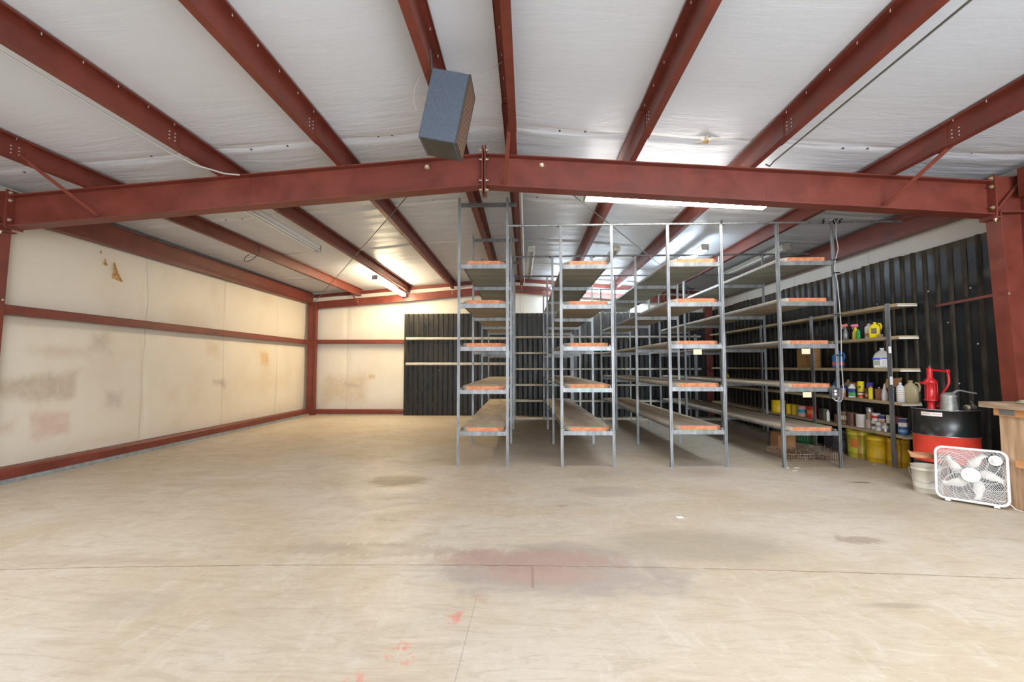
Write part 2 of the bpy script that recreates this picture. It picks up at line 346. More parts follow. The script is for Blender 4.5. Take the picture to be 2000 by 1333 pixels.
# black corrugated lining
def ribbed(a0, a1, pitch, rib, depth, off=0):
    out = [(a0, 0)]; a = a0+off
    while a+rib < a1:
        out += [(a, 0), (a+rib*.25, depth), (a+rib*.75, depth), (a+rib, 0)]; a += pitch
    out.append((a1, 0)); return out
def lining(name, prof, fn, z0, zt, label, scr=()):
    mb = MB(); n = len(prof)
    for k in range(n-1):
        (a, d), (b, e) = prof[k], prof[k+1]; mi = 1 if (d > 0 or e > 0) else 0
        zs = [z0, z0+(zt(a)-z0)*.5, None]
        v = [fn(a, d, z0), fn(b, e, z0), fn(b, e, zt(b)), fn(a, d, zt(a))]; mb.add(v, [(0, 1, 2, 3)], mi)
    v = [fn(prof[0][0], -.006, z0), fn(prof[-1][0], -.006, z0), fn(prof[-1][0], -.006, zt(0)), fn(prof[0][0], -.006, zt(0))]; mb.add(v, [(3, 2, 1, 0)], 0)
    for k in range(n-1):
        (a, d), (b, e) = prof[k], prof[k+1]; mb.add([fn(a, d, zt(a)), fn(b, e, zt(b)), fn(b, -.006, zt(b)), fn(a, -.006, zt(a))], [(0, 1, 2, 3)])
    for a, z in scr:
        p = Vector(fn(a, 0, z)); q = Vector(fn(a, .007, z)); mb.cyl(p, q, .0085, 8, mi=2)
    return tag(mb.build(name, [BLACK, RIBT, PIN]), label, 'metal panel')
lining('corrugated_panel', ribbed(-3.44, 4.86, .139, .05, .018, .09), lambda a, d, z: (a, 12.60-d, z), .0, lambda a: 2.83, 'black corrugated steel lining along the lower back wall behind the racks', [(x, .12) for x in (-3.2, -2.93, -2.5, -2.09, -1.7, -1.25, -.2, .3, .62, 1.1)]+[(-2.45, 1.25), (-1.65, 1.25)])
lining('corrugated_panel', ribbed(5.08, 12.62, .176, .055, .022, .1), lambda a, d, z: (rx_(a)-d, a, z), .0, lambda a: 2.885+.012*round(math.sin(a*3)), 'black corrugated steel lining on the right wall behind the paint shelves', [(6.9, 2.28), (6.05, 2.33), (5.45, 1.62), (5.5, 2.28), (6.6, 1.9), (5.8, 1.9), (5.7, 1.15)])
lining('corrugated_panel', ribbed(-3.0, 4.86, .176, .055, .02, .1), lambda a, d, z: (5.325-d, a, z), .0, lambda a: 2.885, 'black corrugated steel lining right of the big red column')
# red steel -------------------------------------------------------
def ibeam(mb, P, hw, tf=.012, tw=.008):      # P: list of (x, zb, zt); I section in X-Z, centred on y=0, flange half width hw
    for (x0, b0, t0), (x1, b1, t1) in zip(P, P[1:]):
        for zb0, zt0, zb1, zt1, h in ((b0, b0+tf, b1, b1+tf, hw), (t0-tf, t0, t1-tf, t1, hw), (b0+tf, t0-tf, b1+tf, t1-tf, tw/2)):
            mb.hexa([(x0, -h, zb0), (x1, -h, zb1), (x0, h, zb0), (x1, h, zb1), (x0, -h, zt0), (x1, -h, zt1), (x0, h, zt0), (x1, h, zt1)])
def hexbolt(mb, p, ax, r=.016, l=.02):
    p = Vector(p); ax = Vector(ax); mb.cyl(p, p+ax*l*.55, r, 6, sm=False); mb.cyl(p+ax*l*.5, p+ax*l*1.5, r*.5, 8); mb.cyl(p-ax*.0, p+ax*.004, r*1.35, 12)
YF = 4.98
def rt_z(x): return pz(x, YF)
def rb_z(x): return 3.364-.0735*abs(x-XR)
def seg(xs): return [(x, rb_z(x), rt_z(x)) for x in xs]
def rafter(side, label):
    root = thing('rafter', label, 'steel beam', (0, YF, 0))
    xe = -5.93 if side < 0 else 4.965; xa = XR-.008 if side < 0 else XR+.008
    mb = MB(); ibeam(mb, seg(sorted([xe, xa])), .082); mb.build('beam', RED, root)
    s = side; mb = MB(); mb.box(*sorted((xa, xa+s*.014)), -.095, .095, rb_z(XR)-.085, rt_z(XR)+.085); mb.build('end_plate', RED, root)
    mb = MB(); mb.box(*sorted((xe, xe-s*.016)), -.095, .095, rb_z(xe)-.02, rt_z(xe)+.06); mb.build('end_plate', RED, root)
    bz = [rt_z(XR)+.045, rt_z(XR)-.06, rb_z(XR)+.06, rb_z(XR)-.045]
    for z in bz: m_ = MB(); hexbolt(m_, (xa+s*.014, -.055, z), (s, 0, 0)); m_.build('bolt', BOLT, root)
    for z in (rt_z(xe)+.03, rt_z(xe)-.06, rb_z(xe)+.08): m_ = MB(); hexbolt(m_, (xe-s*.016, -.06, z), (-s, 0, 0)); m_.build('bolt', BOLT, root)
    for xj in ((-3.15, ) if s < 0 else (2.62, )):      # web splice weld
        MB().box(xj-.003, xj+.003, -.0062, .0062, rb_z(xj)+.012, rt_z(xj)-.012).build('weld_seam', RED, root)
    x = -1.118 if s < 0 else .167
    m_ = MB(); m_.cyl((x, -.004, 3.60), (x, -.03, 3.60), .026, 12); m_.cyl((x, -.03, 3.60), (x, -.045, 3.598), .013, 6, sm=False); m_.tube([(x-.03, -.02, 3.585), (x, -.05, 3.575), (x+.03, -.02, 3.585)], .005, 6); m_.build('rod_anchor', BOLT, root)
    return root
rafter(-1, 'left half of the wide red main roof beam spanning the room')
rafter(1, 'right half of the wide red main roof beam above the lit tube lamp')
def column(side, label):
    root = thing('steel_column', label, 'steel column', (0, YF, 0))
    xi, xib, xo = (-6.04, -6.14, -6.26) if side < 0 else (5.0, 5.10, 5.30)
    zt = 3.0; mb = MB()
    def pl(x0t, x1t, x0b, x1b, h, z0=0, z1=zt): mb.hexa([(x0b, -h, z0), (x1b, -h, z0), (x0b, h, z0), (x1b, h, z0), (x0t, -h, z1), (x1t, -h, z1), (x0t, h, z1), (x1t, h, z1)])
    t = .012*side; pl(xi, xi+t, xib, xib+t, .08); mb.box(*sorted((xo-t, xo)), -.08, .08, 0, 3.42); pl(xi+t, xo-t, xib+t, xo-t, .004)
    x0 = xi-side*.02 if side > 0 else xi+.02
    mb.box(*sorted((xi+side*.0, xo-t)), -.005, .005, zt, 3.40); mb.build('shaft', RED, root)
    MB().box(*sorted((xi-side*.17, xi+side*.0)), -.085, .085, zt-.012, zt+.0).build('cap_plate', RED, root) if False else None
    m_ = MB(); m_.hexa([(xi-side*.0, -.09, 2.985), (xo, -.09, 2.985), (xi, .09, 2.985), (xo, .09, 2.985), (xi, -.09, 3.0), (xo, -.09, 3.0), (xi, .09, 3.0), (xo, .09, 3.0)]); m_.build('cap_plate', RED, root)
    MB().box(*sorted((xib-side*.05, xo)), -.1, .1, 0, .012).build('base_plate', RED, root)
    m_ = MB(); m_.box(*sorted((xi-side*.055, xi)), -.09, .09, rb_z(xi)-.035, rb_z(xi)-.018); m_.build('knee_plate', RED, root)
    for dx, dy in ((.022, -.05),): m_ = MB(); hexbolt(m_, (xi-side*dx, dy, rb_z(xi)-.035), (0, 0, -1)); m_.build('bolt', BOLT, root)
    m_ = MB(); m_.tube([(xi+side*.02, -.03, 3.03), (xo-side*.02, -.03, 3.34)], .018, 8) if side > 0 else m_.tube([(xi+side*.02, -.03, 3.03), (xo-side*.02, -.03, 3.34)], .016, 8); m_.build('stiffener', RED, root)
    for x in ((5.035,) if side > 0 else (-5.9,)):
        m_ = MB(); [m_.cyl((x+k*.05, -.081, 2.12), (x+k*.05, -.087, 2.12), .012, 10) for k in (0,)]; m_.build('bolt', BOLT, root)
    return root
column(1, 'tall red steel column right of the black corrugated wall')
column(-1, 'red steel column cut off by the left edge of the photo')
# roof purlins: Z section, top flange towards the ridge
def purlin(x0, x1, y0, y1, s, label, nest=0):
    mb = MB(); h = .2-nest; fl = .066; t = .0045
    def prof(xo):  # xo = outer edge of the bottom flange; s=-1 left of the ridge
        u = -s; w_ = xo+u*fl
        return [(xo, t+.018), (xo, nest*.5), (w_+u*t, nest*.5), (w_+u*t, h-t), (w_+u*fl, h-t), (w_+u*fl, h-.018), (w_+u*(fl+t*.7), h-.018), (w_+u*(fl+t*.7), h), (w_, h), (w_, nest*.5+t), (xo+u*t, nest*.5+t), (xo+u*t, t+.018)]
    n = 6; fr = []
    prs = [prof(x0+(x1-x0)*k/n) for k in range(n+1)]
    vs = []
    for k in range(n+1):
        y = y0+(y1-y0)*k/n; zb = pz(x0+(x1-x0)*k/n+(-s)*fl, y)
        vs += [(a, y, zb+b) for a, b in prs[k]]
    m = 12; fs = []
    for k in range(n):
        for j in range(m): fs.append((k*m+j, k*m+(j+1) % m, (k+1)*m+(j+1) % m, (k+1)*m+j))
    fs += [tuple(range(m-1, -1, -1)), tuple(range(n*m, n*m+m))]
    mb.add(vs, fs)
    y = y0+.15
    if y0 < 3:
        while y < y1-.05:   # screw points that pierce the top flange
            xx = x0+(x1-x0)*(y-y0)/(y1-y0)-s*(fl+.035); zz = pz(xx, y)+h-t
            mb.box(xx-.0025, xx+.0025, y-.0025, y+.0025, zz-.022, zz, 1); y += .3
    if y0 < 3:
        for yy, zz in ((4.20, .05), (4.20, .085), (4.20, .12), (4.13, .04), (4.13, .075), (4.13, .11)):
            xx = x0-s*fl; zq = pz(xx, yy)+zz; mb.cyl((xx-s*t, yy, zq), (xx-s*(t+.004), yy, zq), .0065, 8, mi=1)
    return tag(mb.build('roof_purlin', [RED, PIN]), label, 'steel purlin', 'roof purlins')
PN = [(-1, -5.06, -4.80, 'fourth left of the ridge'), (-1, -3.49, -3.40, 'third left of the ridge'), (-1, -2.13, -2.13, 'second left of the ridge'), (-1, -.82, -.84, 'nearest left of the ridge'),
      (1, -.10, -.12, 'nearest right of the ridge'), (1, 1.20, 1.18, 'second right of the ridge'), (1, 2.49, 2.45, 'third right of the ridge'), (1, 3.97, 3.80, 'fourth right of the ridge')]
extra = {0: 'braced by a strap to the beam', 3: 'the one the speaker hangs from', 1: 'with a pale conduit along it', 6: 'with a grey rod along it'}
for i, (s, xf, xb, t) in enumerate(PN):
    purlin(xf, xf, -2.6, 4.42, s, 'red roof purlin in front of the main beam, '+t)
    purlin(xf-s*.006, xb, 4.25, 12.74, s, 'red roof purlin behind the main beam, '+t, .008)
    for k, (dy, dz) in enumerate([(-.10, .04), (-.10, .10), (-.17, .06)]): pass
# eave struts
def eave(s, label, ya, yb):
    mb = MB(); x0 = XR+s*5.62; z0 = 3.145
    prof = [(0, 0), (s*.14, 0), (s*.14, .006), (s*.006, .006), (s*.006, .30), (s*.14, .29), (s*.14, .30), (0, .306), (0, .02)]
    prof = [(0, 0), (s*.13, 0), (s*.13, .006), (s*.006, .006), (s*.006, .294), (s*.13, .294), (s*.13, .30), (0, .30)]
    mb.extr(prof, [(lambda a, b, y=y: ((x0 if s < 0 else rx_(y)-.06)+a, y, z0+b-.06*max(0, y-5)/7.6*.3)) for y in (ya, (ya+yb)/2, yb)])
    return tag(mb.build('eave_strut', RED), label, 'steel beam')
eave(-1, 'dark red eave beam along the top of the left wall, beyond the main beam', 5.08, 12.7); eave(-1, 'dark red eave beam along the left wall top, nearest stretch', -2.6, 4.88)
eave(1, 'dark red eave beam along the top of the right wall, beyond the main beam', 5.08, 12.7); eave(1, 'dark red eave beam at the right wall top, nearest stretch', -2.6, 4.88)
# girts and base channels
def chan(name, P, sec, label, cat, mt=RED):   # P two points; sec polygon (in,z)
    mb = MB(); p0, p1, inw = Vector(P[0]), Vector(P[1]), Vector(P[2])
    mb.extr(sec, [(lambda a, b, p=p: tuple(p+inw*a+Vector((0, 0, b)))) for p in (p0, p1)]); return tag(mb.build(name, mt), label, cat)
CS = [(0, 0), (.16, 0), (.16, .022), (.154, .022), (.154, .006), (.006, .006), (.006, .098), (.16, .098), (.16, .104), (0, .104)]
CS = [(.0, .0), (.165, .0), (.165, .10), (.15, .112), (.0, .112), (.0, .106), (.148, .106), (.159, .098), (.159, .006), (.0, .006)]
chan('wall_girt', ((-6.26, 5.07, 1.985), (-6.26, 12.55, 1.985), (1, 0, 0)), CS, 'red horizontal girt halfway up the left wall', 'steel girt')
chan('wall_girt', ((-6.26, -2.6, 1.985), (-6.26, 4.89, 1.985), (1, 0, 0)), CS, 'red girt on the left wall nearer than the main beam', 'steel girt')
chan('wall_girt', ((-5.94, 12.80, 2.0), (-3.45, 12.80, 2.0), (0, -1, 0)), CS, 'red horizontal girt on the bare part of the back wall', 'steel girt')
CB = [(0, 0), (.17, 0), (.17, .10), (.15, .125), (.0, .125)]
chan('base_channel', ((-6.27, 5.08, .05), (-6.27, 12.55, .05), (1, 0, 0)), CB, 'red base channel along the foot of the left wall', 'steel channel')
chan('base_channel', ((-6.27, -2.6, .05), (-6.27, 4.87, .05), (1, 0, 0)), CB, 'red base channel at the left wall foot, nearest stretch', 'steel channel')
chan('base_channel', ((-5.94, 12.81, .03), (-3.45, 12.81, .03), (0, -1, 0)), CB, 'red base channel along the foot of the back wall', 'steel channel')
sill = m_noisy('grey_sill', (.20, .22, .22), (.30, .32, .32), .7, 0, 12)
o = MB().box(-6.4, -6.075, 5.07, 12.72, 0, .05).build('baseboard_left', sill); struct(o)
o = MB().box(-6.4, -6.075, -2.6, 4.86, 0, .05).build('baseboard_left', sill); struct(o)
o = MB().box(-5.93, -3.45, 12.62, 12.85, 0, .03).build('baseboard_back', sill); struct(o)
# back frame
def zb_b(x): d = abs(x-XR); return 3.425-.0800*d if x < XR else 3.425-.0735*d
def brafter(x0, x1, label):
    root = thing('back_rafter', label, 'steel beam', (0, 12.70, 0)); mb = MB()
    P = [(x, zb_b(x), zb_b(x)+.205) for x in (x0, x1)]
    (a, b0, t0), (c, b1, t1) = P; t = .006
    for y0, y1, f0, f1 in ((-.09, -.084, 0, 1), (-.084, .0, 0, 0), (-.084, 0, 1, 1)):
        lo0, hi0 = (b0, t0) if (f0, f1) == (0, 1) else ((b0, b0+t) if f1 == 0 else (t0-t, t0))
        lo1, hi1 = (b1, t1) if (f0, f1) == (0, 1) else ((b1, b1+t) if f1 == 0 else (t1-t, t1))
        mb.hexa([(a, y0, lo0), (c, y0, lo1), (a, y1, lo0), (c, y1, lo1), (a, y0, hi0), (c, y0, hi1), (a, y1, hi0), (c, y1, hi1)])
    mb.build('channel', RED, root)
    xs_ = [p[2]+(-p[0])*.03 for p in PN if (p[2] < XR) == (x0 < XR-.1)]
    for xq in xs_:
        for dz in (.17, .11):
            z = zb_b(xq)+dz; MB().cyl((xq, -.09, z), (xq, -.098, z), .014, 8).build('bolt', BOLT, root)
brafter(-5.95, XR-.002, 'red sloping roof channel at the back wall, left half'); brafter(XR+.002, 4.9, 'red sloping roof channel at the back wall, right half')
mb = MB()
mb.hexa([(-6.1, 12.74, pz(-6.1, 12.7)+.06), (XR, 12.74, pz(XR, 12.7)+.09), (-6.1, 12.76, pz(-6.1, 12.7)+.06), (XR, 12.76, pz(XR, 12.7)+.09), (-6.1, 12.74, pz(-6.1, 12.7)+.16), (XR, 12.74, pz(XR, 12.7)+.19), (-6.1, 12.76, pz(-6.1, 12.7)+.16), (XR, 12.76, pz(XR, 12.7)+.19)])
mb.hexa([(XR, 12.74, pz(XR, 12.7)+.09), (5.0, 12.74, pz(5, 12.7)+.06), (XR, 12.76, pz(XR, 12.7)+.09), (5.0, 12.76, pz(5, 12.7)+.06), (XR, 12.74, pz(XR, 12.7)+.19), (5.0, 12.74, pz(5, 12.7)+.16), (XR, 12.76, pz(XR, 12.7)+.19), (5.0, 12.76, pz(5, 12.7)+.16)])
tag(mb.build('gable_angle', RED), 'thin red angle under the roof above the back wall channel', 'steel angle')
def corner(x0, x1, label):
    root = thing('corner_column', label, 'steel column', ((x0+x1)/2, 12.62, 0)); hw = (x1-x0)/2
    MB().extr([(-hw, -.07), (hw*.45, -.07), (hw*.45, -.062), (-hw+.008, -.062), (-hw+.008, .07), (-hw, .07)], [(lambda a, b, z=z: (a, b, z)) for z in (0, 3.16)]).build('flange', RED, root)
    MB().box(hw*.35, hw, -.05, .07, 0, 3.16).build('web', RED, root)
    MB().box(-hw-.0, hw+.0, -.08, .08, 3.16, 3.172).build('cap_plate', RED, root)
corner(-6.165, -5.945, 'red corner column where left and back walls meet'); corner(4.865, 5.06, 'red corner column at the far right end of the back wall')
# flange braces
def strap(p, q, label, w_=.02):
    mb = MB(); p, q = Vector(p), Vector(q); d = (q-p).normalized(); u = d.cross(Vector((0, 1, 0))).normalized()*w_; t = d.cross(u).normalized()*.003
    mb.hexa([tuple(v) for v in (p-u-t, p+u-t, p-u+t, p+u+t, q-u-t, q+u-t, q-u+t, q+u+t)]); 
    return tag(mb.build('flange_brace', RED), label, 'steel brace')
strap((-5.00, 4.16, 3.47), (-4.86, 4.915, 3.075), 'red diagonal brace from purlin to main beam at far left')
strap((3.99, 4.18, 3.48), (3.84, 4.915, 3.085), 'red diagonal brace from purlin to main beam at right, over the lit lamp')
strap((-.17, 4.35, 3.76), (-.235, 4.895, 3.37), 'red strap brace crossing the main beam just right of the ridge')
strap((-4.83, 12.2, 3.43), (-4.74, 12.6, 3.06), 'red diagonal brace at the back wall near the left corner')
strap((5.02, 4.92, 2.13), (5.165, 5.9, 2.12), 'short red brace from the right column into the black lining', .015)
def rod(p, q, label, r=.007):
    root = thing('brace_rod', label, 'rod', p); d = Vector(q)-Vector(p); dn_ = d.normalized()
    MB().cyl((0, 0, 0), d, r, 8).build('rod', GALVD, root)
    MB().cyl(dn_*.03, dn_*.06, .016, 6, sm=False).build('nut', BOLT, root)
rod((-1.118, 5.07, 3.60), (-5.98, 12.5, 3.14), 'thin diagonal roof brace rod running to the left back corner')
rod((.167, 5.07, 3.60), (4.95, 12.5, 3.05), 'thin diagonal roof brace rod running to the right back corner')

# ------------------------------------------------------------------ lamps
def lamp(p0, p1, col_, s, label, guard=False):
    p0, p1 = Vector(p0), Vector(p1); d = p1-p0; L = d.length; mid = (p0+p1)/2
    root = thing('strip_light', label, 'ceiling light', mid, 0, 'strip lights')
    root.rotation_euler = d.to_track_quat('Y', 'Z').to_euler()
    mb = MB(); h = L/2
    mb.extr([(-.055, 0), (-.03, -.045), (.03, -.045), (.055, 0), (.05, .02), (-.05, .02)], [(lambda a, b, y=y: (a, y, b)) for y in (-h, h)]); mb.build('housing', WHITE, root)
    for e in (-1, 1):
        MB().box(-.06, .06, *sorted((e*h, e*(h-.02))), -.085, .02).build('end_cap', mat('lamp_end_cap', (.30, .28, .22), .5, .2) if 'lamp_end_cap' not in bpy.data.materials else bpy.data.materials['lamp_end_cap'], root)
    tm = emis('lit_tube', col_, s) if s else mat('dark_tube', (.72, .72, .70), .25)
    for x in (-.036, .036): MB().cyl((x, -h+.02, -.066), (x, h-.02, -.066), .018, 10).build('tube', tm, root)
WARM = (1, .80, .50); COOL = (.72, .87, 1)
lamp((.735, 5.75, 3.575), (3.02, 5.75, 3.43), (1, .97, .92), TUBE*1.9, 'lit strip light right under the main beam, across the room')
lamp((-3.43, 10.05, 3.40), (-3.43, 12.48, 3.385), WARM, TUBE*5.6, 'lit warm strip light on the left near the back wall')
lamp((-3.62, 5.22, 3.45), (-3.62, 7.66, 3.43), WARM, 0, 'unlit strip light on the left just behind the main beam')
lamp((.08, 7.85, 3.444), (.03, 10.29, 3.444), COOL, 0, 'unlit strip light over the aisle right of the leftmost rack')
lamp((1.56, 7.85, 3.444), (1.53, 10.29, 3.444), COOL, 0, 'unlit strip light over the aisle between second and third racks')
lamp((3.07, 7.85, 3.444), (3.04, 10.29, 3.444), COOL, TUBE*1.3, 'lit strip light over the aisle between third and fourth racks')
lamp((4.45, 7.85, 3.444), (4.42, 10.29, 3.444), COOL, 0, 'unlit strip light over the aisle beside the paint shelves')
lamp((.62, 12.2, 3.50), (3.0, 12.2, 3.37), COOL, TUBE*3.6, 'brightly lit strip light at the back wall above the racks')

# ------------------------------------------------------------------ storage racks
FY = (6.31, 8.13, 9.95, 11.76)
LV = [(2.79, 2.235, 1.635, 1.04, .47), (2.775, 2.215, 1.635, 1.065, .48), (2.795, 2.24, 1.66, 1.08, .50), (2.80, 2.24, 1.66, 1.075, .49)]
RX = [(-.954, -.275), (.47, 1.175), (1.947, 2.68), (3.44, 4.182)]
RNM = ['leftmost', 'second from left', 'third from left', 'rightmost freestanding']
DARKG = m_noisy('dark_steel', (.10, .10, .10), (.17, .17, .17), .5, .4, 12)
CLIP = mat('dark_clip', (.05, .045, .04), .5)
def rack(i):
    x0, x1 = RX[i]; root = thing('storage_rack', ['tall grey steel rack with particle board shelves, the leftmost, taller than its neighbours', 'grey steel rack with five particle board shelves, second from the left', 'grey steel rack with a beige tag, third from the left', 'rightmost freestanding grey rack, with two beige tags and a socket box'][i], 'storage rack', ((x0+x1)/2, FY[0], 0), .009, 'storage racks')
    hw = (x1-x0)/2; top = 3.745 if i == 0 else 3.325; a = .037; t = .004
    for k, y in enumerate(FY):
        yy = y-FY[0]
        for s in (-1, 1):
            P = [(0, 0), (a*.4, 0), (a*.4, .007), (a*.6, .007), (a*.6, 0), (a, 0), (a, t+.005), (t, t+.005), (t, a), (a*.6, a), (a*.6, a+t), (0, a+t)]
            _P = [(0, 0), (a, 0), (a, t), (t, t), (t, a), (a*.6, a), (a*.6, a+t), (0, a+t)]
            mb = MB(); xo = s*(hw+.018) 
            mb.extr(P if s < 0 else P[::-1], [(lambda u, v, z=z: (xo-s*u, yy-.022+v, z)) for z in (0, top)])
            mb.build('post', GALV, root)
            if i and k < 2: MB().box(*sorted((s*hw-s*.03, s*hw+s*.06)), yy-.006, yy+.006, top-.012, top-.001).build('clip', CLIP, root)
        for z in LV[i]: 
            MB().extr([(0, 0), (.035, 0), (.035, .004), (.004, .004), (.004, .054), (.035, .054), (.035, .058), (0, .058)], [(lambda u, v, x=x: (x, yy-.02+u, z-.058+v)) for x in (-hw+.022, hw-.022)]).build('crossbar', GALV, root)
        if i == 0: MB().box(-hw+.02, hw+.13, yy+.024, yy+.036, 3.625, 3.685).build('crossbar', DARKG, root)
    for li, z in enumerate(LV[i]):
        for s in (-1, 1):
            MB().box(*sorted((s*(hw-.022), s*(hw-.040))), .02, FY[3]-FY[0]+.02, z+.0005, z+.024).build('side_beam', GALV, root)
        for b in range(3):
            y0, y1 = FY[b]-FY[0]-(.02 if b == 0 else 0)+.004, FY[b+1]-FY[0]+(.02 if b == 2 else 0)-.004
            c = .075 if b == 0 else .004; th = .05; w_ = hw-.046+random.uniform(-.004, .004); zb = z+.001
            rr_ = [random.uniform(-.012, .012) for _ in range(14)]
            pl = [(-w_+c, y0), (w_-c, y0), (w_, y0+c*1.6), (w_, y1), (-w_, y1), (-w_, y0+c*1.6)]
            if b == 0: pl = [(-w_+c+.0*rr_[0], y0)]+[(-w_+c+(2*(w_-c))*q/8, y0+abs(rr_[q])*.35) for q in range(1, 8)]+[(w_-c, y0), (w_, y0+c*1.2), (w_, y1), (-w_, y1), (-w_, y0+c*1.6)]
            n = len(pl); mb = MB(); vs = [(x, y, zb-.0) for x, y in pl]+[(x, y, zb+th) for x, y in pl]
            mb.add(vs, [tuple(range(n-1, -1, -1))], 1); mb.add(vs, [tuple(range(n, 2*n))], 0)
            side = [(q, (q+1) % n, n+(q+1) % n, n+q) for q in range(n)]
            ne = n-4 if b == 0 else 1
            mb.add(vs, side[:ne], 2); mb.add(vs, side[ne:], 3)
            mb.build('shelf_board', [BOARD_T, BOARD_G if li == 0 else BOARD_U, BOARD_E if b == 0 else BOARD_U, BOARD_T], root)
    return root
for i in range(4): rack(i)
for k, (y, x1, z) in enumerate([(6.31, 5.135, 3.341), (8.13, 4.98, 3.341), (9.95, 4.95, 3.341), (11.76, 4.3, 3.341)]):
    root = thing('tie_rail', 'grey conduit tying the rack tops together, '+['the front one', 'second from the front', 'third from the front', 'the rearmost'][k], 'rail', (0, y, z))
    MB().cyl((-.30, .0, 0), (x1, .0, 0), .0155, 10).build('pipe', GALV if k == 0 else DARKG, root)
    if k == 0:
        for x in (2.68, 4.06, 4.2, 4.22, 4.28):
            m_ = MB(); m_.cyl((x, 0, 0), (x+.022, 0, 0), .022, 10); m_.cyl((x+.01, 0, .02), (x+.03+.02*(x > 4.2), -.01, .045), .009, 6); m_.build('tape_wrap', BLACKP, root)
# beige tags on the shelf beams
for x, z, wh in [(2.318, 1.605, 'hanging from the third rack'), (3.765, 1.61, 'hanging high on the rightmost rack'), (3.76, 1.026, 'hanging below the first on the rightmost rack')]:
    root = thing('price_tag', 'small blank cream tag '+wh, 'tag', (x, 6.283, z))
    MB().box(-.056, .056, -.002, .0, -.085, -.012).build('card', TAG, root); MB().box(-.045, .045, -.003, .001, -.013, -.002).build('holder', BLACKP, root)
# socket box and its cable on the rightmost rack
root = thing('socket_box', 'grey outlet box with two sockets fixed to the rightmost rack post', 'socket box', (4.105, 6.255, .945))
MB().rbox(-.065, .065, -.05, .02, 0, .125, .006).build('box', GALVD, root)
for z in (.045, .085): m_ = MB(); m_.cyl((-.025, -.05, z), (-.025, -.056, z), .017, 14); m_.build('socket', WHITE, root)
MB().rbox(.015, .055, -.054, -.05, .02, .105, .004).build('blank_plate', mat('dark_plate', (.12, .09, .09), .5), root)
mb = MB(); P = [(4.13, 6.2, .95), (4.10, 6.19, .91), (4.07, 6.2, .905), (4.05, 6.22, .94), (4.08, 6.19, .90), (4.14, 6.2, .89), (4.18, 6.22, .93), (4.215, 6.245, 1.05), (4.205, 6.25, 1.4), (4.22, 6.25, 1.9), (4.21, 6.25, 2.2), (4.195, 6.25, 2.5), (4.16, 6.25, 2.68), (4.18, 6.25, 2.8), (4.225, 6.25, 2.95), (4.20, 6.25, 3.15), (4.22, 6.26, 3.3), (4.21, 6.29, 3.38), (4.17, 6.31, 3.37)]
root = thing('power_cable', 'grey cable climbing the rightmost rack post from the socket box', 'cable', (0, 0, 0)); mb.tube(P, .006, 6).build('cord', mat('grey_cord', (.42, .42, .41), .5), root)
for z in (1.5, 2.05, 2.62, 2.8): MB().box(4.165, 4.23, 6.24, 6.285, z, z+.012).build('tie', BLACKP, root)

# ------------------------------------------------------------------ wall shelving
root = thing('wall_shelving', 'long shelving with pale boards and grey posts on the right wall', 'shelving', (0, 0, 0))
SL = (2.20, 1.765, 1.33, .88, .447)
def fx(y): return 4.925-.012*(y-6.3)
for y in (6.35, 7.99, 9.65, 11.3):
    x = fx(y)-.006
    MB().extr([(0, 0), (0, .075), (.012, .075), (.012, .068), (.004, .068), (.004, .007), (.012, .007), (.012, 0)], [(lambda a, b, z=z: (x-.012+a, y-.037+b, z)) for z in (0, 2.215)]).build('post', GALV, root)
PRE = {0: SHELFW}
for z in SL:
    mb = MB(); mb.hexa([(fx(6.2), 6.2, z-.042), (rx_(6.2)-.025, 6.2, z-.042), (fx(12.25), 12.25, z-.042), (rx_(12.25)-.025, 12.25, z-.042), (fx(6.2), 6.2, z), (rx_(6.2)-.025, 6.2, z), (fx(12.25), 12.25, z), (rx_(12.25)-.025, 12.25, z)])
    mb.build('shelf_board', SHELFW, root)
    MB().box(fx(6.19), rx_(6.2)-.03, 6.19, 6.199, z-.043, z-.025).build('end_lip', WHITE, root)
for z0, z1 in ((1.535, 1.625), (1.11, 1.22)):
    tag(MB().box(4.87, 4.904, 6.302, 6.308, z0, z1).build('paper_label', PAPER), 'small white paper stuck on the nearest wall shelf post, '+('upper' if z0 > 1.3 else 'lower')+' one', 'label')
root = thing('wall_shelving', 'pale five-board shelving with grey posts along the back wall', 'shelving', (0, 0, 0))
for x in (-.36, 1.2, 2.9, 4.45):
    MB().extr([(0, 0), (.075, 0), (.075, .012), (.068, .012), (.068, .004), (.007, .004), (.007, .012), (0, .012)], [(lambda a, b, z=z: (x-.037+a, 12.19+b, z)) for z in (0, 2.2)]).build('post', GALV, root)
for z in (2.165, 1.735, 1.305, .88, .455): MB().box(-.40, 4.60, 12.205, 12.56, z-.045, z).build('shelf_board', SHELFB, root)
for z, w_ in ((2.125, 'upper'), (1.425, 'lower')):
    root = thing('wall_rail', 'pale horizontal rail on the black back wall, '+w_+' of the pair', 'rail', (0, 12.5, z))
    MB().loft([(-3.36, .038, .03, 3), (-.5, .038, .03, 3)], 14).build('rail', m_noisy('pale_rail', (.42, .39, .33), (.54, .51, .44), .5), root)
    root.children[0].rotation_euler = (0, R(90), 0)
    for x in (-3.2, -1.9, -.7): MB().box(x-.02, x+.02, .02, .09, -.02, .02).build('bracket', GALVD, root)
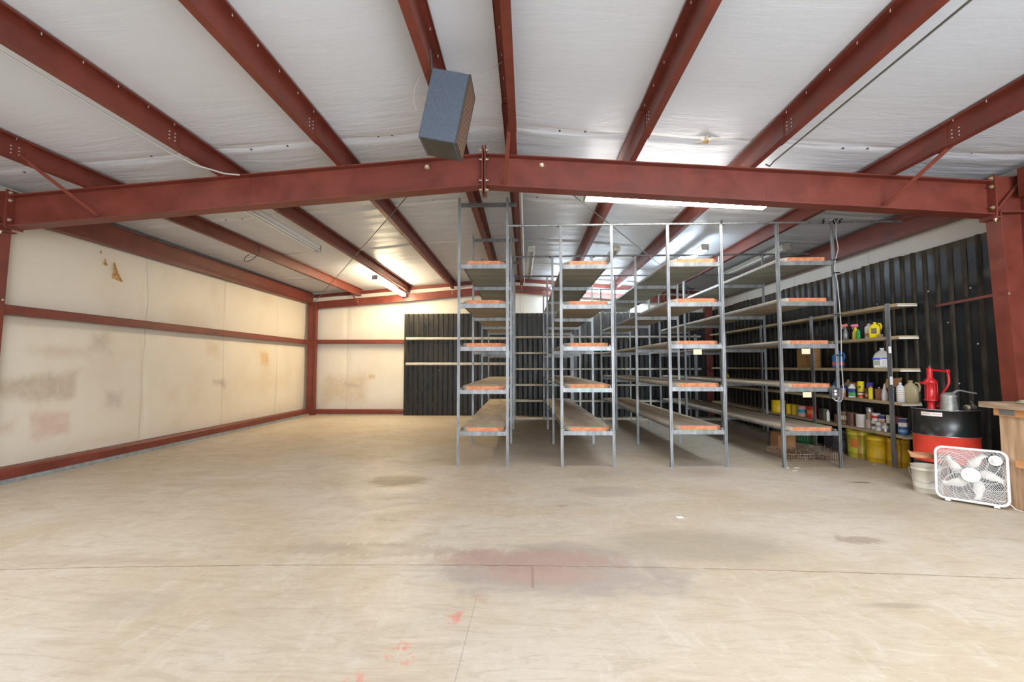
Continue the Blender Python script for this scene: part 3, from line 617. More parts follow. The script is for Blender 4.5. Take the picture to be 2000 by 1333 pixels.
# ------------------------------------------------------------------ goods
def C_(name, c, rough=.4, metal=0): 
    n = 'c_'+name
    return bpy.data.materials.get(n) or mat(n, c, rough, metal)
YEL = C_('yellow', (.75, .50, .01)); WH = C_('white', (.78, .76, .74)); BLU = C_('blue', (.02, .08, .55)); REDP = C_('red', (.65, .03, .02)); GRN = C_('green', (.02, .3, .08)); BRN = C_('brown', (.14, .05, .03)); TAN = C_('tan', (.38, .28, .12)); TIN = C_('tin', (.45, .46, .47), .3, .8); ORG = C_('orange', (.7, .2, .05)); NAVY = C_('navy', (.02, .025, .12)); DK = C_('dark', (.035, .035, .04)); TEAL = C_('teal', (.02, .25, .35)); PINK = C_('pink', (.6, .3, .27)); CRM = C_('cream', (.65, .58, .42)); PUR = C_('purple', (.07, .03, .3))
FACE = R(-50)        # goods face the aisle and the near end
def can(y, z, h, r, body, label, lab=None, x=5.02, group=None, handle=False, labc=None):
    root = thing('paint_can', label, 'can', (x, y, z), FACE, group)
    MB().lathe([(0, 0), (r*.98, 0), (r, .004), (r*.965, .01), (r*.965, h-.012), (r, h-.006), (r, h), (r*.9, h), (r*.88, h-.006), (0, h-.006)], n=24).build('body', body, root)
    MB().lathe([(0, h-.0055), (r*.8, h-.0055), (r*.82, h-.001), (0, h-.001)], n=24).build('lid', TIN if body is not YEL else YEL, root)
    if lab: MB().lathe([(r*.975, h*.12), (r*.978, h*.13), (r*.978, h*.84), (r*.975, h*.85)], n=24).build('label', lab, root)
    if labc:
        mb = MB(); n = 6
        for k in range(n):
            a0, a1 = R(-150+k*20), R(-150+(k+1)*20); q = r*.985; mb.add([(q*math.cos(a0), q*math.sin(a0), h*.35), (q*math.cos(a1), q*math.sin(a1), h*.35), (q*math.cos(a1), q*math.sin(a1), h*.68), (q*math.cos(a0), q*math.sin(a0), h*.68)], [(0, 1, 2, 3)])
        mb.build('label_panel', labc, root)
    return root
def bottle(y, z, h, w_, d, body, label, cap=WH, neck=.25, lab=None, p=4, x=5.02, name='bottle', handle=False, shoulder=.72, cat='bottle', lab2=None, capr=None, rz=FACE):
    root = thing(name, label, cat, (x, y, z), rz); hs = h*shoulder; a, b = w_/2, d/2; nr = min(a, b)*(capr or .42)
    MB().loft([(0, a*.93, b*.93, p), (.006, a, b, p), (hs, a, b, p), (hs+(h*.9-hs)*.45, a*.86, b*.86, max(2.2, p*.7)), (h*.9, nr*1.1, nr*1.1, 2), (h*.93, nr, nr, 2)], 28).build('body', body, root)
    MB().lathe([(0, h*.925), (nr*1.2, h*.925), (nr*1.2, h), (nr, h+.001), (0, h+.001)], n=16).build('cap', cap, root)
    if lab: MB().loft([(hs*.15, a*1.012, b*1.012, p), (hs*.9, a*1.012, b*1.012, p)], 28, caps=False).build('label', lab, root)
    if lab2: MB().loft([(hs*.2, a*1.02, b*1.02, p), (hs*.5, a*1.02, b*1.02, p)], 28, caps=False).build('label_band', lab2, root)
    if handle: MB().tube([(a*.55, 0, h*.90), (a*.95, 0, h*.88), (a*1.12, 0, h*.72), (a*1.0, 0, h*.5)], [.011, .012, .012, .012], 8).build('handle', body, root)
    return root
def spray(y, z, h, w_, body, head, label, x=5.02, lab=None, tip=None):
    root = thing('spray_bottle', label, 'spray bottle', (x, y, z), R(-30)); a = w_/2
    MB().loft([(0, a*.95, a*.6, 3), (.005, a, a*.65, 3), (h*.45, a*.95, a*.62, 3), (h*.62, a*.55, a*.45, 2.4), (h*.74, a*.36, a*.36, 2), (h*.78, a*.36, a*.36, 2)], 24).build('body', body, root)
    m_ = MB(); m_.loft([(h*.775, a*.45, a*.45, 2), (h*.84, a*.45, a*.45, 2)], 16); m_.hexa([(-a*1.3, -a*.28, h*.87), (a*.9, -a*.3, h*.83), (-a*1.3, a*.28, h*.87), (a*.9, a*.3, h*.83), (-a*1.3, -a*.2, h*.95), (a*.7, -a*.25, h), (-a*1.3, a*.2, h*.95), (a*.7, a*.25, h)]); m_.build('spray_head', head, root)
    MB().tube([(-a*.6, 0, h*.86), (-a*.95, 0, h*.78), (-a*.75, 0, h*.68)], [.007, .006, .004], 6).build('trigger', tip or head, root)
    if lab: MB().loft([(h*.08, a*1.01, a*.66, 3), (h*.42, a*.98, a*.64, 3)], 24, caps=False).build('label', lab, root)
def carton(y, z, h, w_, d, m0, label, x=5.02, bands=(), rz=FACE, name='carton', cat='box'):
    root = thing(name, label, cat, (x, y, z), rz)
    MB().rbox(-w_/2, w_/2, -d/2, d/2, 0, h, .002).build('body', m0, root)
    for (a, b, mm) in bands: MB().box(-w_/2-.001, w_/2+.001, -d/2-.001, d/2+.001, h*a, h*b).build('label_band', mm, root)
    return root
CLR = mat('clear_plastic', (.55, .6, .65), .1); CLR.node_tree.nodes['Principled BSDF'].inputs['Transmission Weight'].default_value = .75
L4, L3, L2, L1 = 1.766, 1.331, .881, .448
spray(7.34, L4, .262, .075, CLR, C_('redhead', (.7, .1, .08)), 'clear spray bottle with a red head, leftmost on its shelf', tip=WH)
spray(7.22, L4, .24, .07, YEL, C_('palehead', (.75, .5, .5)), 'dark-necked spray bottle half hidden behind the yellow one', x=5.09)
spray(7.12, L4, .238, .088, C_('lemon', (.85, .68, .02)), C_('pinkhead', (.75, .12, .25)), 'bright yellow spray bottle with a pink head')
bottle(6.99, L4, .15, .05, .04, GRN, 'small green bottle beside the white jug on the high shelf', GRN, x=4.97)
bottle(6.90, L4, .222, .10, .07, WH, 'white handled bottle between yellow spray and yellow jug', handle=True, x=5.06, lab2=C_('fadedorange', (.5, .25, .12)))
bottle(6.73, L4, .228, .135, .08, C_('jugyellow', (.85, .66, .01)), 'yellow handled jug with a dark printed label, highest stocked shelf', C_('jugyellow', (.8, .6, .01)), handle=True, p=5, shoulder=.62)
o = MB().box(-.035, .03, -.0425, -.041, .06, .14).build('label', C_('jugprint', (.16, .14, .06)), [q for q in bpy.data.objects if q.name.startswith('bottle') and q.parent is None][-1])
carton(6.62, L4, .045, .06, .04, C_('crumple', (.35, .25, .2)), 'small crumpled brown packet beside the yellow jug')
bottle(6.53, L4, .15, .06, .05, DK, 'dark little bottle behind the nearest shelf post', C_('pal', (.3, .3, .4)), x=5.04)
# level 3
o = carton(8.36, L3, .34, .40, .17, m_noisy('plywood', (.33, .17, .06), (.42, .24, .1), .7, 0, 3, (1, 1, 12)), 'brown plywood box alone on the middle shelf', x=5.05, rz=R(-90)+.02, name='plywood_box')
bottle(7.53, L3, .27, .16, .10, C_('bluejug', (.02, .12, .3)), 'blue handled jug with a dark label on the middle shelf', BLU, handle=True, lab2=C_('rl', (.45, .08, .08)), p=5, shoulder=.7)
root = bottle(6.62, L3, .285, .19, .14, C_('jugclear', (.50, .50, .47)), 'large translucent jug with blue and white label by the shelf post', WH, p=6, shoulder=.56, lab=WH, capr=.3)
MB().box(-.094, -.003, -.073, -.0715, .118, .145).build('label_print', BLU, root); MB().box(.003, .094, -.073, -.0715, .13, .145).build('label_print', BLU, root); MB().box(-.085, -.01, -.073, -.0715, .04, .11).build('label_print', C_('photo', (.3, .33, .25)), root)
for k in range(4): MB().box(.012, .085, -.0725, -.0715, .045+k*.018, .049+k*.018).build('label_print', C_('greytext', (.4, .4, .42)), root)
# level 2
bottle(7.62, L2, .25, .08, .06, C_('dteal', (.01, .07, .13)), 'dark teal bottle at the left end of the cleaner row', NAVY, lab2=TEAL)
bottle(7.47, L2, .262, .12, .08, C_('tanjug', (.30, .20, .10)), 'round tan jug behind the blue and orange can', TAN, x=5.12, p=2.2)
carton(7.40, L2, .17, .09, .06, C_('labelw', (.6, .55, .55)), 'blue can with white and orange label in the cleaner row', x=4.985, bands=((.78, 1.0, NAVY), (.05, .35, ORG)), name='solvent_can', cat='can')
MB().lathe([(0, .17), (.012, .17), (.012, .186), (0, .186)], n=14).build('cap', WH, [q for q in bpy.data.objects if q.name.startswith('solvent_can')][-1])
MB().box(.0455, .047, -.031, .031, 0.002, .168).build('side_label', BLU, [q for q in bpy.data.objects if q.name.startswith('solvent_can')][-1])
carton(7.29, L2, .222, .09, .04, C_('lime', (.5, .5, .03)), 'yellow-green carton with a red top behind a blue label bottle', x=5.09, bands=((.82, 1.001, C_('rtop', (.65, .1, .03))),))
bottle(7.20, L2, .2, .1, .08, WH, 'white-capped bottle with green and blue label', WH, lab=C_('labnavy', (.03, .06, .25)), lab2=C_('labgreen', (.08, .4, .08)), x=4.99, shoulder=.75, capr=.75)
root = can(7.06, L2, .248, .045, C_('canyel', (.85, .68, .01)), 'tall yellow canister with a red and black printed base')
MB().lathe([(.0446, .012), (.0446, .05)], n=24).build('label_band', C_('canred', (.7, .08, .05)), root); MB().lathe([(.0446, .055), (.0446, .075)], n=24).build('label_band', WH, root); MB().lathe([(.0447, .078), (.0447, .092)], n=24).build('label_band', NAVY, root)
mb = MB()
for a0, z0, a1, z1 in [(-125, .14, -118, .17), (-118, .17, -112, .15), (-108, .15, -98, .175), (-96, .15, -92, .185), (-90, .15, -82, .17), (-84, .19, -76, .15), (-128, .12, -112, .128), (-104, .125, -82, .135)]:
    q = .0447; mb.tube([(q*math.cos(R(a)), q*math.sin(R(a)), z) for a, z in ((a0, z0), ((a0+a1)/2, (z0+z1)/2), (a1, z1))], .003, 5)
mb.build('brush_lettering', BLACKP, root)
carton(6.955, L2, .235, .075, .04, PUR, 'purple metal tin with a wire bail behind the yellow canister', x=5.08, name='tin', cat='can')
bottle(6.90, L2, .17, .06, .045, BRN, 'dark brown bottle with a white side sticker', BRN, x=5.0, lab2=C_('fadedorange', (.5, .25, .12)), shoulder=.85)
bottle(6.815, L2, .182, .055, .04, C_('canyel', (.85, .68, .01)), 'slim plain yellow flask in the cleaner row', C_('canyel', (.8, .6, .01)), x=4.985, shoulder=.9)
bottle(6.675, L2, .178, .098, .06, C_('amber', (.22, .08, .035)), 'amber see-through bottle with a small white cap', WH, x=5.0, shoulder=.86, capr=.25)
mb = MB(); pl = [(-.08, 0), (.07, 0), (.095, .16), (.07, .19), (.10, .32), (-.07, .30), (-.10, .2), (-.06, .15)]; n = 8
vs = [(a, -.012, b) for a, b in pl]+[(a*.97, .012, b) for a, b in pl]; mb.add(vs, [tuple(range(n)), tuple(range(2*n-1, n-1, -1))]+[(k, n+k, n+(k+1) % n, (k+1) % n) for k in range(n)])
mb.cyl((0.0, -.02, .16), (0, -.011, .16), .032, 14, mi=1)
o = tag(mb.build('scrap_board', [CARD, BLACKP]), 'torn brown board with a dark hole leaning behind the cleaner row', 'board'); o.location = (5.13, 6.58, L2); o.rotation_euler = (0, 0, FACE)
root = thing('squeeze_bottle', 'white conical squeeze bottle with a pointed tip', 'bottle', (4.99, 6.565, L2))
MB().loft([(0, .036, .03, 2.3), (.005, .039, .032, 2.3), (.08, .04, .033, 2.2), (.13, .03, .026, 2), (.18, .016, .016, 2)], 22).build('body', C_('dirtywhite', (.68, .6, .6)), root)
MB().lathe([(.015, .178), (.013, .19), (.003, .238), (0, .238)], n=12).build('nozzle', WH, root)
bottle(6.46, L2, .172, .045, .04, C_('sblue', (.05, .12, .3)), 'small blue bottle just left of the nearest shelf post', x=5.03)
root = bottle(6.285, L2, .258, .085, .07, C_('frost', (.55, .57, .58)), 'upright bottle with white ruled label, right of the shelf post', WH, x=4.985, lab=C_('wlabel', (.75, .68, .64)), p=2.5, shoulder=.75)
for k in range(5): MB().loft([(.04+.028*k, .0436, .0360, 2.5), (.043+.028*k, .0436, .0360, 2.5)], 28, caps=False).build('label_line', C_('rule', (.2, .15, .15)), root)
bottle(6.25, L2, .288, .17, .11, C_('oldjug', (.33, .27, .15)), 'big dirty tan jug at the near end of the shelf', TAN, x=5.09, handle=True, p=3, shoulder=.6)
bottle(11.6, L2, .31, .1, .07, YEL, 'tall yellow bottle at the far end of the wall shelf', YEL, x=5.0)
# level 1: paint cans
G1 = 'paint cans on the lowest wall shelf'
can(9.28, L1, .234, .13, YEL, 'wide plain yellow drum can, farthest on the lowest shelf', group=G1, x=4.99)
can(8.93, L1, .188, .075, YEL, 'small yellow paint can right of the wide yellow one', group=G1)
can(8.74, L1, .19, .075, C_('yel2', (.62, .42, .02)), 'duller yellow paint can left of the pink tub', group=G1)
can(8.51, L1, .19, .1, PINK, 'pinkish white tub with a teal label on the lowest shelf', labc=TEAL, group=G1)
can(8.26, L1, .205, .083, REDP, 'red paint can with an orange label on the lowest shelf', labc=ORG, group=G1)
can(8.03, L1, .19, .06, DK, 'dark paint can behind the second wall shelf post', group=G1, x=5.05)
can(7.90, L1, .19, .045, C_('olive', (.12, .11, .07)), 'slim dark olive can right of the second shelf post', group=G1)
bottle(7.79, L1, .182, .05, .05, WH, 'slim white tube bottle among the paint cans', WH, x=4.99, p=2)
can(7.59, L1, .135, .055, C_('dbrown', (.16, .07, .05)), 'low dark brown can left of the cream-lidded jar', group=G1)
can(7.43, L1, .196, .07, C_('glass', (.2, .16, .09)), 'glass jar with a cream band and brown contents', lab=C_('crl', (.17, .09, .05)), labc=CRM, group=G1)
can(7.27, L1, .2, .07, C_('jarbrown', (.16, .07, .045)), 'brown-stained jar next to the round white can', group=G1, lab=C_('jb2', (.13, .05, .035)))
can(7.07, L1, .192, .075, WH, 'round plain white paint can in the middle of the lowest shelf', lab=C_('offw', (.66, .6, .58)), group=G1)
can(6.915, L1, .127, .05, C_('mixlab', (.4, .38, .3)), 'quart can with a pink striped label under a brown one', labc=PINK, group=G1)
can(6.80, L1, .126, .05, WH, 'white quart can under the red and white can', labc=C_('darkmark', (.1, .08, .08)), group=G1)
can(6.68, L1, .12, .05, C_('wh2', (.72, .72, .72)), 'white quart can with a lettered side, bottom row', labc=C_('greytext', (.4, .4, .42)), group=G1, x=4.99)
can(6.575, L1, .125, .05, TIN, 'quart can with a faded label beside the shelf post', labc=C_('pale', (.6, .62, .55)), group=G1, x=4.99)
can(6.47, L1, .12, .05, DK, 'black quart can behind the nearest shelf post', group=G1, x=5.02)
can(6.285, L1, .105, .06, C_('bluecan', (.03, .09, .25)), 'flat blue can under a boxed can, nearest end of the shelf', labc=C_('bl2', (.2, .35, .55)), group=G1, x=5.0)
can(6.90, L1+.1285, .115, .042, C_('ocan', (.45, .25, .15)), 'brown quart can stacked on the striped one', group=G1)
can(6.755, L1+.1275, .11, .052, WH, 'white and red quart can stacked on two white cans', labc=REDP, group=G1, x=5.0)
can(6.905, L1+.245, .06, .045, TIN, 'low silver can topmost of the can stack', group=G1)
carton(6.63, L1+.127, .10, .07, .07, C_('offw', (.66, .6, .58)), 'dark and orange labelled box stacked on quart cans', x=4.99, bands=((.45, .95, NAVY), (.0, .3, C_('orl', (.5, .3, .15)))))
carton(6.505, L1+.126, .11, .07, .06, C_('greenish', (.5, .5, .38)), 'pale green labelled box stacked beside the shelf post', x=5.0, bands=((.4, .5, WH),))
carton(6.285, L1+.107, .11, .09, .08, C_('offw', (.6, .5, .4)), 'boxed can with navy label stacked on the blue can', x=5.0, bands=((.5, .98, NAVY),))
can(6.47, L1+.1205, .10, .05, C_('redbr', (.2, .05, .04)), 'dark red quart can stacked behind the nearest shelf post', group=G1, x=5.09)

# things on the floor under the wall shelf
def bucket(x, y, h, r0, r1, body, label, lid=None, name='bucket', handle=True, mark=None, dirt=None):
    root = thing(name, label, 'bucket', (x, y, 0), FACE)
    P = [(0, 0), (r0*.97, 0), (r0, .006), (r0+(r1-r0)*.18, h*.18), (r0+(r1-r0)*.18+.005, h*.19), (r0+(r1-r0)*.2, h*.2), (r0+(r1-r0)*.84, h*.84), (r1*1.035, h*.845), (r1*1.04, h*.86), (r0+(r1-r0)*.88, h*.865), (r1, h*.985), (r1*1.04, h*.985), (r1*1.045, h), (r1*.97, h), (r1*.95, h*.98)]
    if lid: P += [(0, h*.97)]
    else: P += [(r0*.93, .02), (0, .015)]
    MB().lathe(P, n=40).build('body', body, root)
    if lid: MB().lathe([(0, h*.975), (r1*.93, h*.975), (r1*.96, h*.995), (r1*.9, h*1.0), (r1*.86, h*.985), (0, h*.985)], n=40).build('lid', lid, root)
    if handle:
        pts = [((r1+.012)*math.cos(a), (r1+.012)*math.sin(a)*1.0, h*.9-(h*.5)*math.sin(a_)*1.0) for a, a_ in [(-math.pi*k/16, math.pi*k/16) for k in range(17)]]
        MB().tube(pts, .0028, 6).build('handle', TIN, root)
    if mark: 
        mb = MB(); rr0 = r0+(r1-r0)*.3+.003
        for k in range(4):
            a0, a1 = R(-122+k*9), R(-122+(k+1)*9); q0 = r0+(r1-r0)*.38+.003; q1 = r0+(r1-r0)*.72+.003; s = .02*k/4*h
            mb.add([(q0*math.cos(a0), q0*math.sin(a0), h*.40-s), (q0*math.cos(a1), q0*math.sin(a1), h*.40-s), (q1*math.cos(a1), q1*math.sin(a1), h*.70-s), (q1*math.cos(a0), q1*math.sin(a0), h*.72-s)], [(0, 1, 2, 3)])
        mb.build('sticker', mark, root)
    return root
def m_drip(name, base, drip, a, wd):
    m = mat(name, base, .45); g = G(m); x = g.sep(); n_ = g.noise(9, 5, .65); n2 = g.noise(30, 4)
    d = g.math('ABSOLUTE', g.math('ADD', g.math('SUBTRACT', x[0], a), g.math('MULTIPLY', g.math('SUBTRACT', n_, .5), .05)))
    c = g.mix(g.ramp(n_, .3, .7), base, tuple(v*.78 for v in base))
    c = g.mix(g.math('MULTIPLY', g.ramp(d, wd, wd*.5), .75), c, drip); c = g.mix(g.ramp(n2, .66, .75, 0, .6), c, tuple(v*.35 for v in base)); g.col(c); return m
bucket(4.985, 7.07, .398, .155, .165, m_drip('lime_bucket', (.60, .56, .06), (.35, .13, .02), .03, .035), 'largest yellow bucket, dripped with rust paint, lime tinted', YEL, mark=C_('orangesticker', (.65, .2, .04)), handle=False)
bucket(5.0, 6.75, .365, .135, .135, m_drip('yellow_bucket', (.78, .50, .02), (.5, .25, .02), .3, .01), 'plain yellow bucket between the lime and the stained one', handle=False)
bucket(5.045, 6.44, .38, .124, .122, m_drip('stained_bucket', (.72, .42, .02), (.2, .08, .01), .05, .01), 'stained yellow bucket nearest the drum, under the shelf', C_('dky', (.3, .17, .02)), handle=False)
bucket(5.0, 7.47, .36, .15, .15, m_noisy('blackbucket', (.03, .03, .04), (.09, .085, .09), .5), 'dark grey bucket left of the lime yellow one', DK, handle=False)
bottle(.0, 0, .26, .14, .1, DK, 'black jug with a white cap on the floor under the shelf', WH, x=0); o = [q for q in bpy.data.objects if q.get('label', '').startswith('black jug with')][0]; o.location = (4.99, 7.78, 0)
root = thing('basket', 'low round green plastic basket under the shelf', 'basket', (4.955, 8.38, 0))
MB().lathe([(0, 0), (.15, 0), (.165, .04), (.17, .045), (.18, .13), (.188, .13), (.19, .14), (.172, .14), (.158, .02), (0, .015)], n=36).build('bowl', C_('dgreen', (.02, .14, .06)), root)
for k in range(30): pass
mb = MB()
for k in range(26): a = k*2*math.pi/26; mb.tube([(.172*math.cos(a), .172*math.sin(a), .045), (.183*math.cos(a), .183*math.sin(a), .13)], .004, 5)
mb.build('rib_pattern', C_('ytan', (.3, .26, .08)), root)
root = thing('basin', 'dark grey basin on the floor left of the green basket', 'basin', (4.90, 8.95, 0)); MB().lathe([(0, 0), (.15, 0), (.2, .14), (.21, .14), (.21, .148), (.19, .148), (.145, .012), (0, .01)], n=32).build('bowl', C_('slate', (.06, .07, .08)), root)
root = thing('cardboard_box', 'worn brown cardboard box on the floor behind the wire baskets', 'box', (4.26, 7.82, 0), .1)
MB().rbox(-.15, .15, -.1, .1, 0, .27, .003).build('carton', CARD, root)
m_ = MB(); m_.hexa([(-.15, -.1, .27), (.15, -.1, .27), (-.15, -.098, .27), (.15, -.098, .27), (-.16, -.17, .23), (.14, -.17, .23), (-.16, -.168, .232), (.14, -.168, .232)]); m_.build('flap', CARD, root)
def wire_tray(x, y, z, w_, d, h, rz, label, nx_=12, ny_=10, tilt=0):
    root = thing('wire_basket', label, 'wire basket', (x, y, z), rz); root.rotation_euler = (tilt, 0, rz); mb = MB(); r = .003
    def rr(zz, g=0): 
        q = .06; return [(a*(w_/2-q)+q*math.cos(t), b*(d/2-q)+q*math.sin(t), zz) for a, b, t0 in ((1, 1, 0), (-1, 1, 90), (-1, -1, 180), (1, -1, 270)) for t in [R(t0+k*22.5) for k in range(5)]]
    for zz, r_ in ((.004, .004), (h*.5, .003), (h, .005)): mb.tube(rr(zz), r_, 6, closed=True)
    mb.build('rim', RUST, root); mb = MB()
    for k in range(1, nx_): a = -w_/2+w_*k/nx_; mb.tube([(a, -d/2, h+random.uniform(-.02, .06)*1), (a, -d/2, .004), (a, d/2, .004), (a, d/2, h+random.uniform(0, .03))], r, 5, sm=False)
    for k in range(1, ny_): a = -d/2+d*k/ny_; mb.tube([(-w_/2, a, h), (-w_/2, a, .004), (w_/2, a, .004), (w_/2, a, h+random.uniform(0, .06))], r, 5, sm=False)
    mb.build('wire_mesh', RUST, root)
wire_tray(3.96, 7.12, 0.002, .40, .62, .08, .08, 'flat rusty wire basket under the rightmost rack, the left one')
wire_tray(4.385, 7.02, 0.002, .34, .56, .11, -.05, 'rusty wire basket full of bent wires, the right one')
mb = MB()
for k in range(46):
    a = Vector((4.385+random.uniform(-.1, .1), 7.0+random.uniform(-.24, .24), random.uniform(.015, .09))); b = a+Vector((random.uniform(-.13, .13), random.uniform(-.1, .1), random.uniform(-.01, .03)))
    mb.tube([a, (a+b)/2+Vector((0, 0, random.uniform(-.01, .02))), b], .004, 5)
o = tag(mb.build('wire_scrap', m_noisy('pale_rust_wire', (.3, .2, .13), (.62, .55, .45), .55, .2, 15)), 'tangle of short pale bent wires heaped in the rusty basket', 'wire'); o['kind'] = 'stuff'
for x, y, rz_, w_, l_, wh_ in [(3.47, 6.30, .3, .02, .05, 'left of the pair before the rightmost rack'), (3.60, 6.30, -.5, .012, .06, 'right of the pair before the rightmost rack'), (3.47, 6.12, .1, .02, .06, 'nearest of the three before the rightmost rack'), (1.37, 4.24, .2, .04, .06, 'alone in the middle of the open floor'), (4.80, 6.55, .2, .03, .05, 'in front of the yellow buckets')]:
    o = MB().box(-l_/2, l_/2, -w_/2, w_/2, 0.0005, .004).build('paper_scrap', PAPER); o.location = (x, y, 0); o.rotation_euler = (0, 0, rz_); tag(o, 'small white paper scrap on the floor, '+wh_, 'paper', 'paper scraps on the floor')

# ------------------------------------------------------------------ oil drum with pump and cans
m = mat('drum_paint', (.02, .02, .02), .28, 0, .5); g = G(m); x = g.sep(); nn = g.noise(5, 4)
c = g.mix(g.math('GREATER_THAN', x[2], .585), (.72, .055, .03), (.012, .013, .013)); c = g.mix(g.math('LESS_THAN', x[2], .295), c, (.015, .03, .02))
c = g.mix(g.ramp(nn, .6, .75, 0, .25), c, (.10, .08, .06)); g.col(c); DRUMP = m
root = thing('oil_drum', 'steel oil drum, black above and bright red in the middle', 'drum', (4.76, 5.40, 0))
r = .285; MB().lathe([(0, .012), (r*.98, .012), (r*.985, 0), (r+.006, 0), (r+.006, .014), (r, .02), (r, .28), (r+.008, .288), (r+.011, .296), (r+.008, .304), (r, .312), (r, .572), (r+.008, .58), (r+.011, .588), (r+.008, .596), (r, .604), (r, .862), (r+.006, .868), (r+.006, .882), (r-.004, .882), (r-.006, .866), (0, .866)], n=64).build('shell', DRUMP, root)
for z in (.588, .878): MB().lathe([(r+.0115, z-.002), (r+.0125, z), (r+.0115, z+.002)] if z < .8 else [(r+.0062, z-.004), (r+.0072, z), (r+.0062, z+.003)], n=64).build('worn_hoop_edge', TIN, root)
mb = MB(); q = r+.0015
for k in range(6):
    a0, a1 = R(186+k*6.5), R(186+(k+1)*6.5); mb.add([(q*math.cos(a0), q*math.sin(a0), .805), (q*math.cos(a1), q*math.sin(a1), .805), (q*math.cos(a1), q*math.sin(a1), .848), (q*math.cos(a0), q*math.sin(a0), .848)], [(0, 1, 2, 3)])
mb.build('label', C_('drumlabel', (.72, .62, .58)), root)
mb = MB(); q = r+.0022
for k in range(14):
    a0 = R(190+k*2.1+(k > 6)*4); mb.add([(q*math.cos(a0), q*math.sin(a0), .822), (q*math.cos(a0+.02), q*math.sin(a0+.02), .822), (q*math.cos(a0+.02), q*math.sin(a0+.02), .832), (q*math.cos(a0), q*math.sin(a0), .832)], [(0, 1, 2, 3)])
mb.build('label_print', C_('labelink', (.25, .2, .2)), root)
PR = mat('pump_red', (.42, .012, .014), .3)
root = thing('barrel_pump', 'red hand-cranked barrel pump standing on the oil drum', 'pump', (4.585, 5.36, .866))
MB().lathe([(0, 0), (.04, 0), (.04, .02), (.033, .03), (.033, .11), (0, .11)], n=20).build('bung_pipe', PR, root)
MB().lathe([(0, .10), (.058, .10), (.062, .105), (.062, .118), (.053, .12), (.053, .30), (.062, .305), (.062, .32), (.045, .345), (.029, .36), (.027, .46), (.025, .475), (0, .478)], n=28).build('pump_body', PR, root)
for a in (200, 260, 320, 20): MB().cyl((.058*math.cos(R(a)), .058*math.sin(R(a)), .10), (.058*math.cos(R(a)), .058*math.sin(R(a)), .322), .004, 6).build('tie_bolt', PR, root)
MB().box(-.1, -.06, -.02, .02, .29, .32).build('lug', PR, root)
MB().cyl((0, 0, .47), (0, 0, .50), .016, 10).build('top_nut', C_('dk2', (.03, .03, .03)), root)
MB().tube([(0, 0, .452), (.06, 0, .448), (.13, 0, .438), (.19, 0, .436)], .0125, 10).build('spout_arm', PR, root)
MB().rbox(.182, .215, -.016, .016, .412, .458, .005).build('elbow', PR, root)
MB().tube([(.2, 0, .41), (.207, 0, .36), (.205, 0, .30), (.18, 0, .25), (.13, -.01, .20), (.09, -.02, .16), (.075, -.02, .05), (.05, -.01, .03)], [.015, .0135, .013, .0125, .012, .012, .026, .025], 12).build('delivery_pipe', PR, root)
m_ = MB(); m_.hexa([(.03, -.12, .05), (.07, -.12, .06), (.03, -.118, .05), (.07, -.118, .06), (.05, -.12, .14), (.09, -.12, .145), (.05, -.118, .14), (.09, -.118, .145)]); m_.build('tag', C_('greytag', (.45, .45, .43)), root)
root = thing('oil_can', 'galvanised oil jug with a long curved spout on the drum', 'oil can', (4.645, 5.21, .8665))
GZ = m_noisy('zinc', (.28, .29, .28), (.42, .43, .41), .35, .6, 25)
MB().lathe([(0, 0), (.078, 0), (.08, .005), (.064, .15), (.066, .155), (.064, .16), (0, .162)], n=28).build('body', GZ, root)
MB().lathe([(.068, .158), (.072, .165), (.068, .172), (.045, .20), (.02, .205), (0, .205)], n=28).build('lid', GZ, root)
MB().tube([(.02, .0, .185), (.06, .0, .20), (.09, .0, .222), (.13, .0, .226), (.18, 0, .215), (.25, 0, .20), (.30, 0, .193)], [.018, .014, .011, .01, .009, .008, .008], 10).build('spout', GZ, root)
root = thing('metal_mug', 'small dull metal can lying on its side on the drum', 'can', (4.875, 5.22, .8665+.036), .3)
MB().lathe([(0, -.055), (.034, -.055), (.036, -.05), (.034, -.045), (.034, .045), (.036, .05), (.034, .055), (0, .055)], n=22).build('body', C_('brass', (.33, .30, .22), .35, .7), root).rotation_euler = (0, R(90), 0)
MB().tube([(.06, 0, -.01), (.065, 0, .03), (.035, 0, .06), (.02, 0, .07)], .005, 6).build('handle', TIN, root)
o = tag(MB().box(4.76, 4.86, 5.16, 5.19, .8665, .874).build('wood_stick', PINE), 'thin wooden stick between the two cans on the drum', 'stick')
# timber scrap resting against the drum
mb = MB(); mb.hexa([(4.06, 5.02, .40), (4.5, 5.0, .37), (4.10, 5.09, .40), (4.5, 5.09, .37), (4.05, 5.02, .425), (4.5, 5.0, .40), (4.09, 5.09, .45), (4.5, 5.09, .42)])
mb.hexa([(4.06, 5.02, .40), (4.22, 5.01, .385), (4.07, 5.05, .40), (4.22, 5.05, .385), (4.03, 5.02, .475), (4.08, 5.01, .44), (4.03, 5.03, .475), (4.08, 5.05, .44)])
mb.box(4.42, 4.46, 5.04, 5.08, 0, .385)
tag(mb.build('wood_scrap', m_noisy('reddish_scrap', (.33, .13, .06), (.5, .24, .12), .7)), 'broken reddish wood bracket between the fan and the drum', 'wood scrap')
# white pail
root = bucket(4.335, 5.17, .285, .112, .132, m_noisy('dirty_white', (.66, .62, .50), (.72, .69, .60), .45, 0, 4), 'white plastic pail on the floor left of the fan', name='pail')

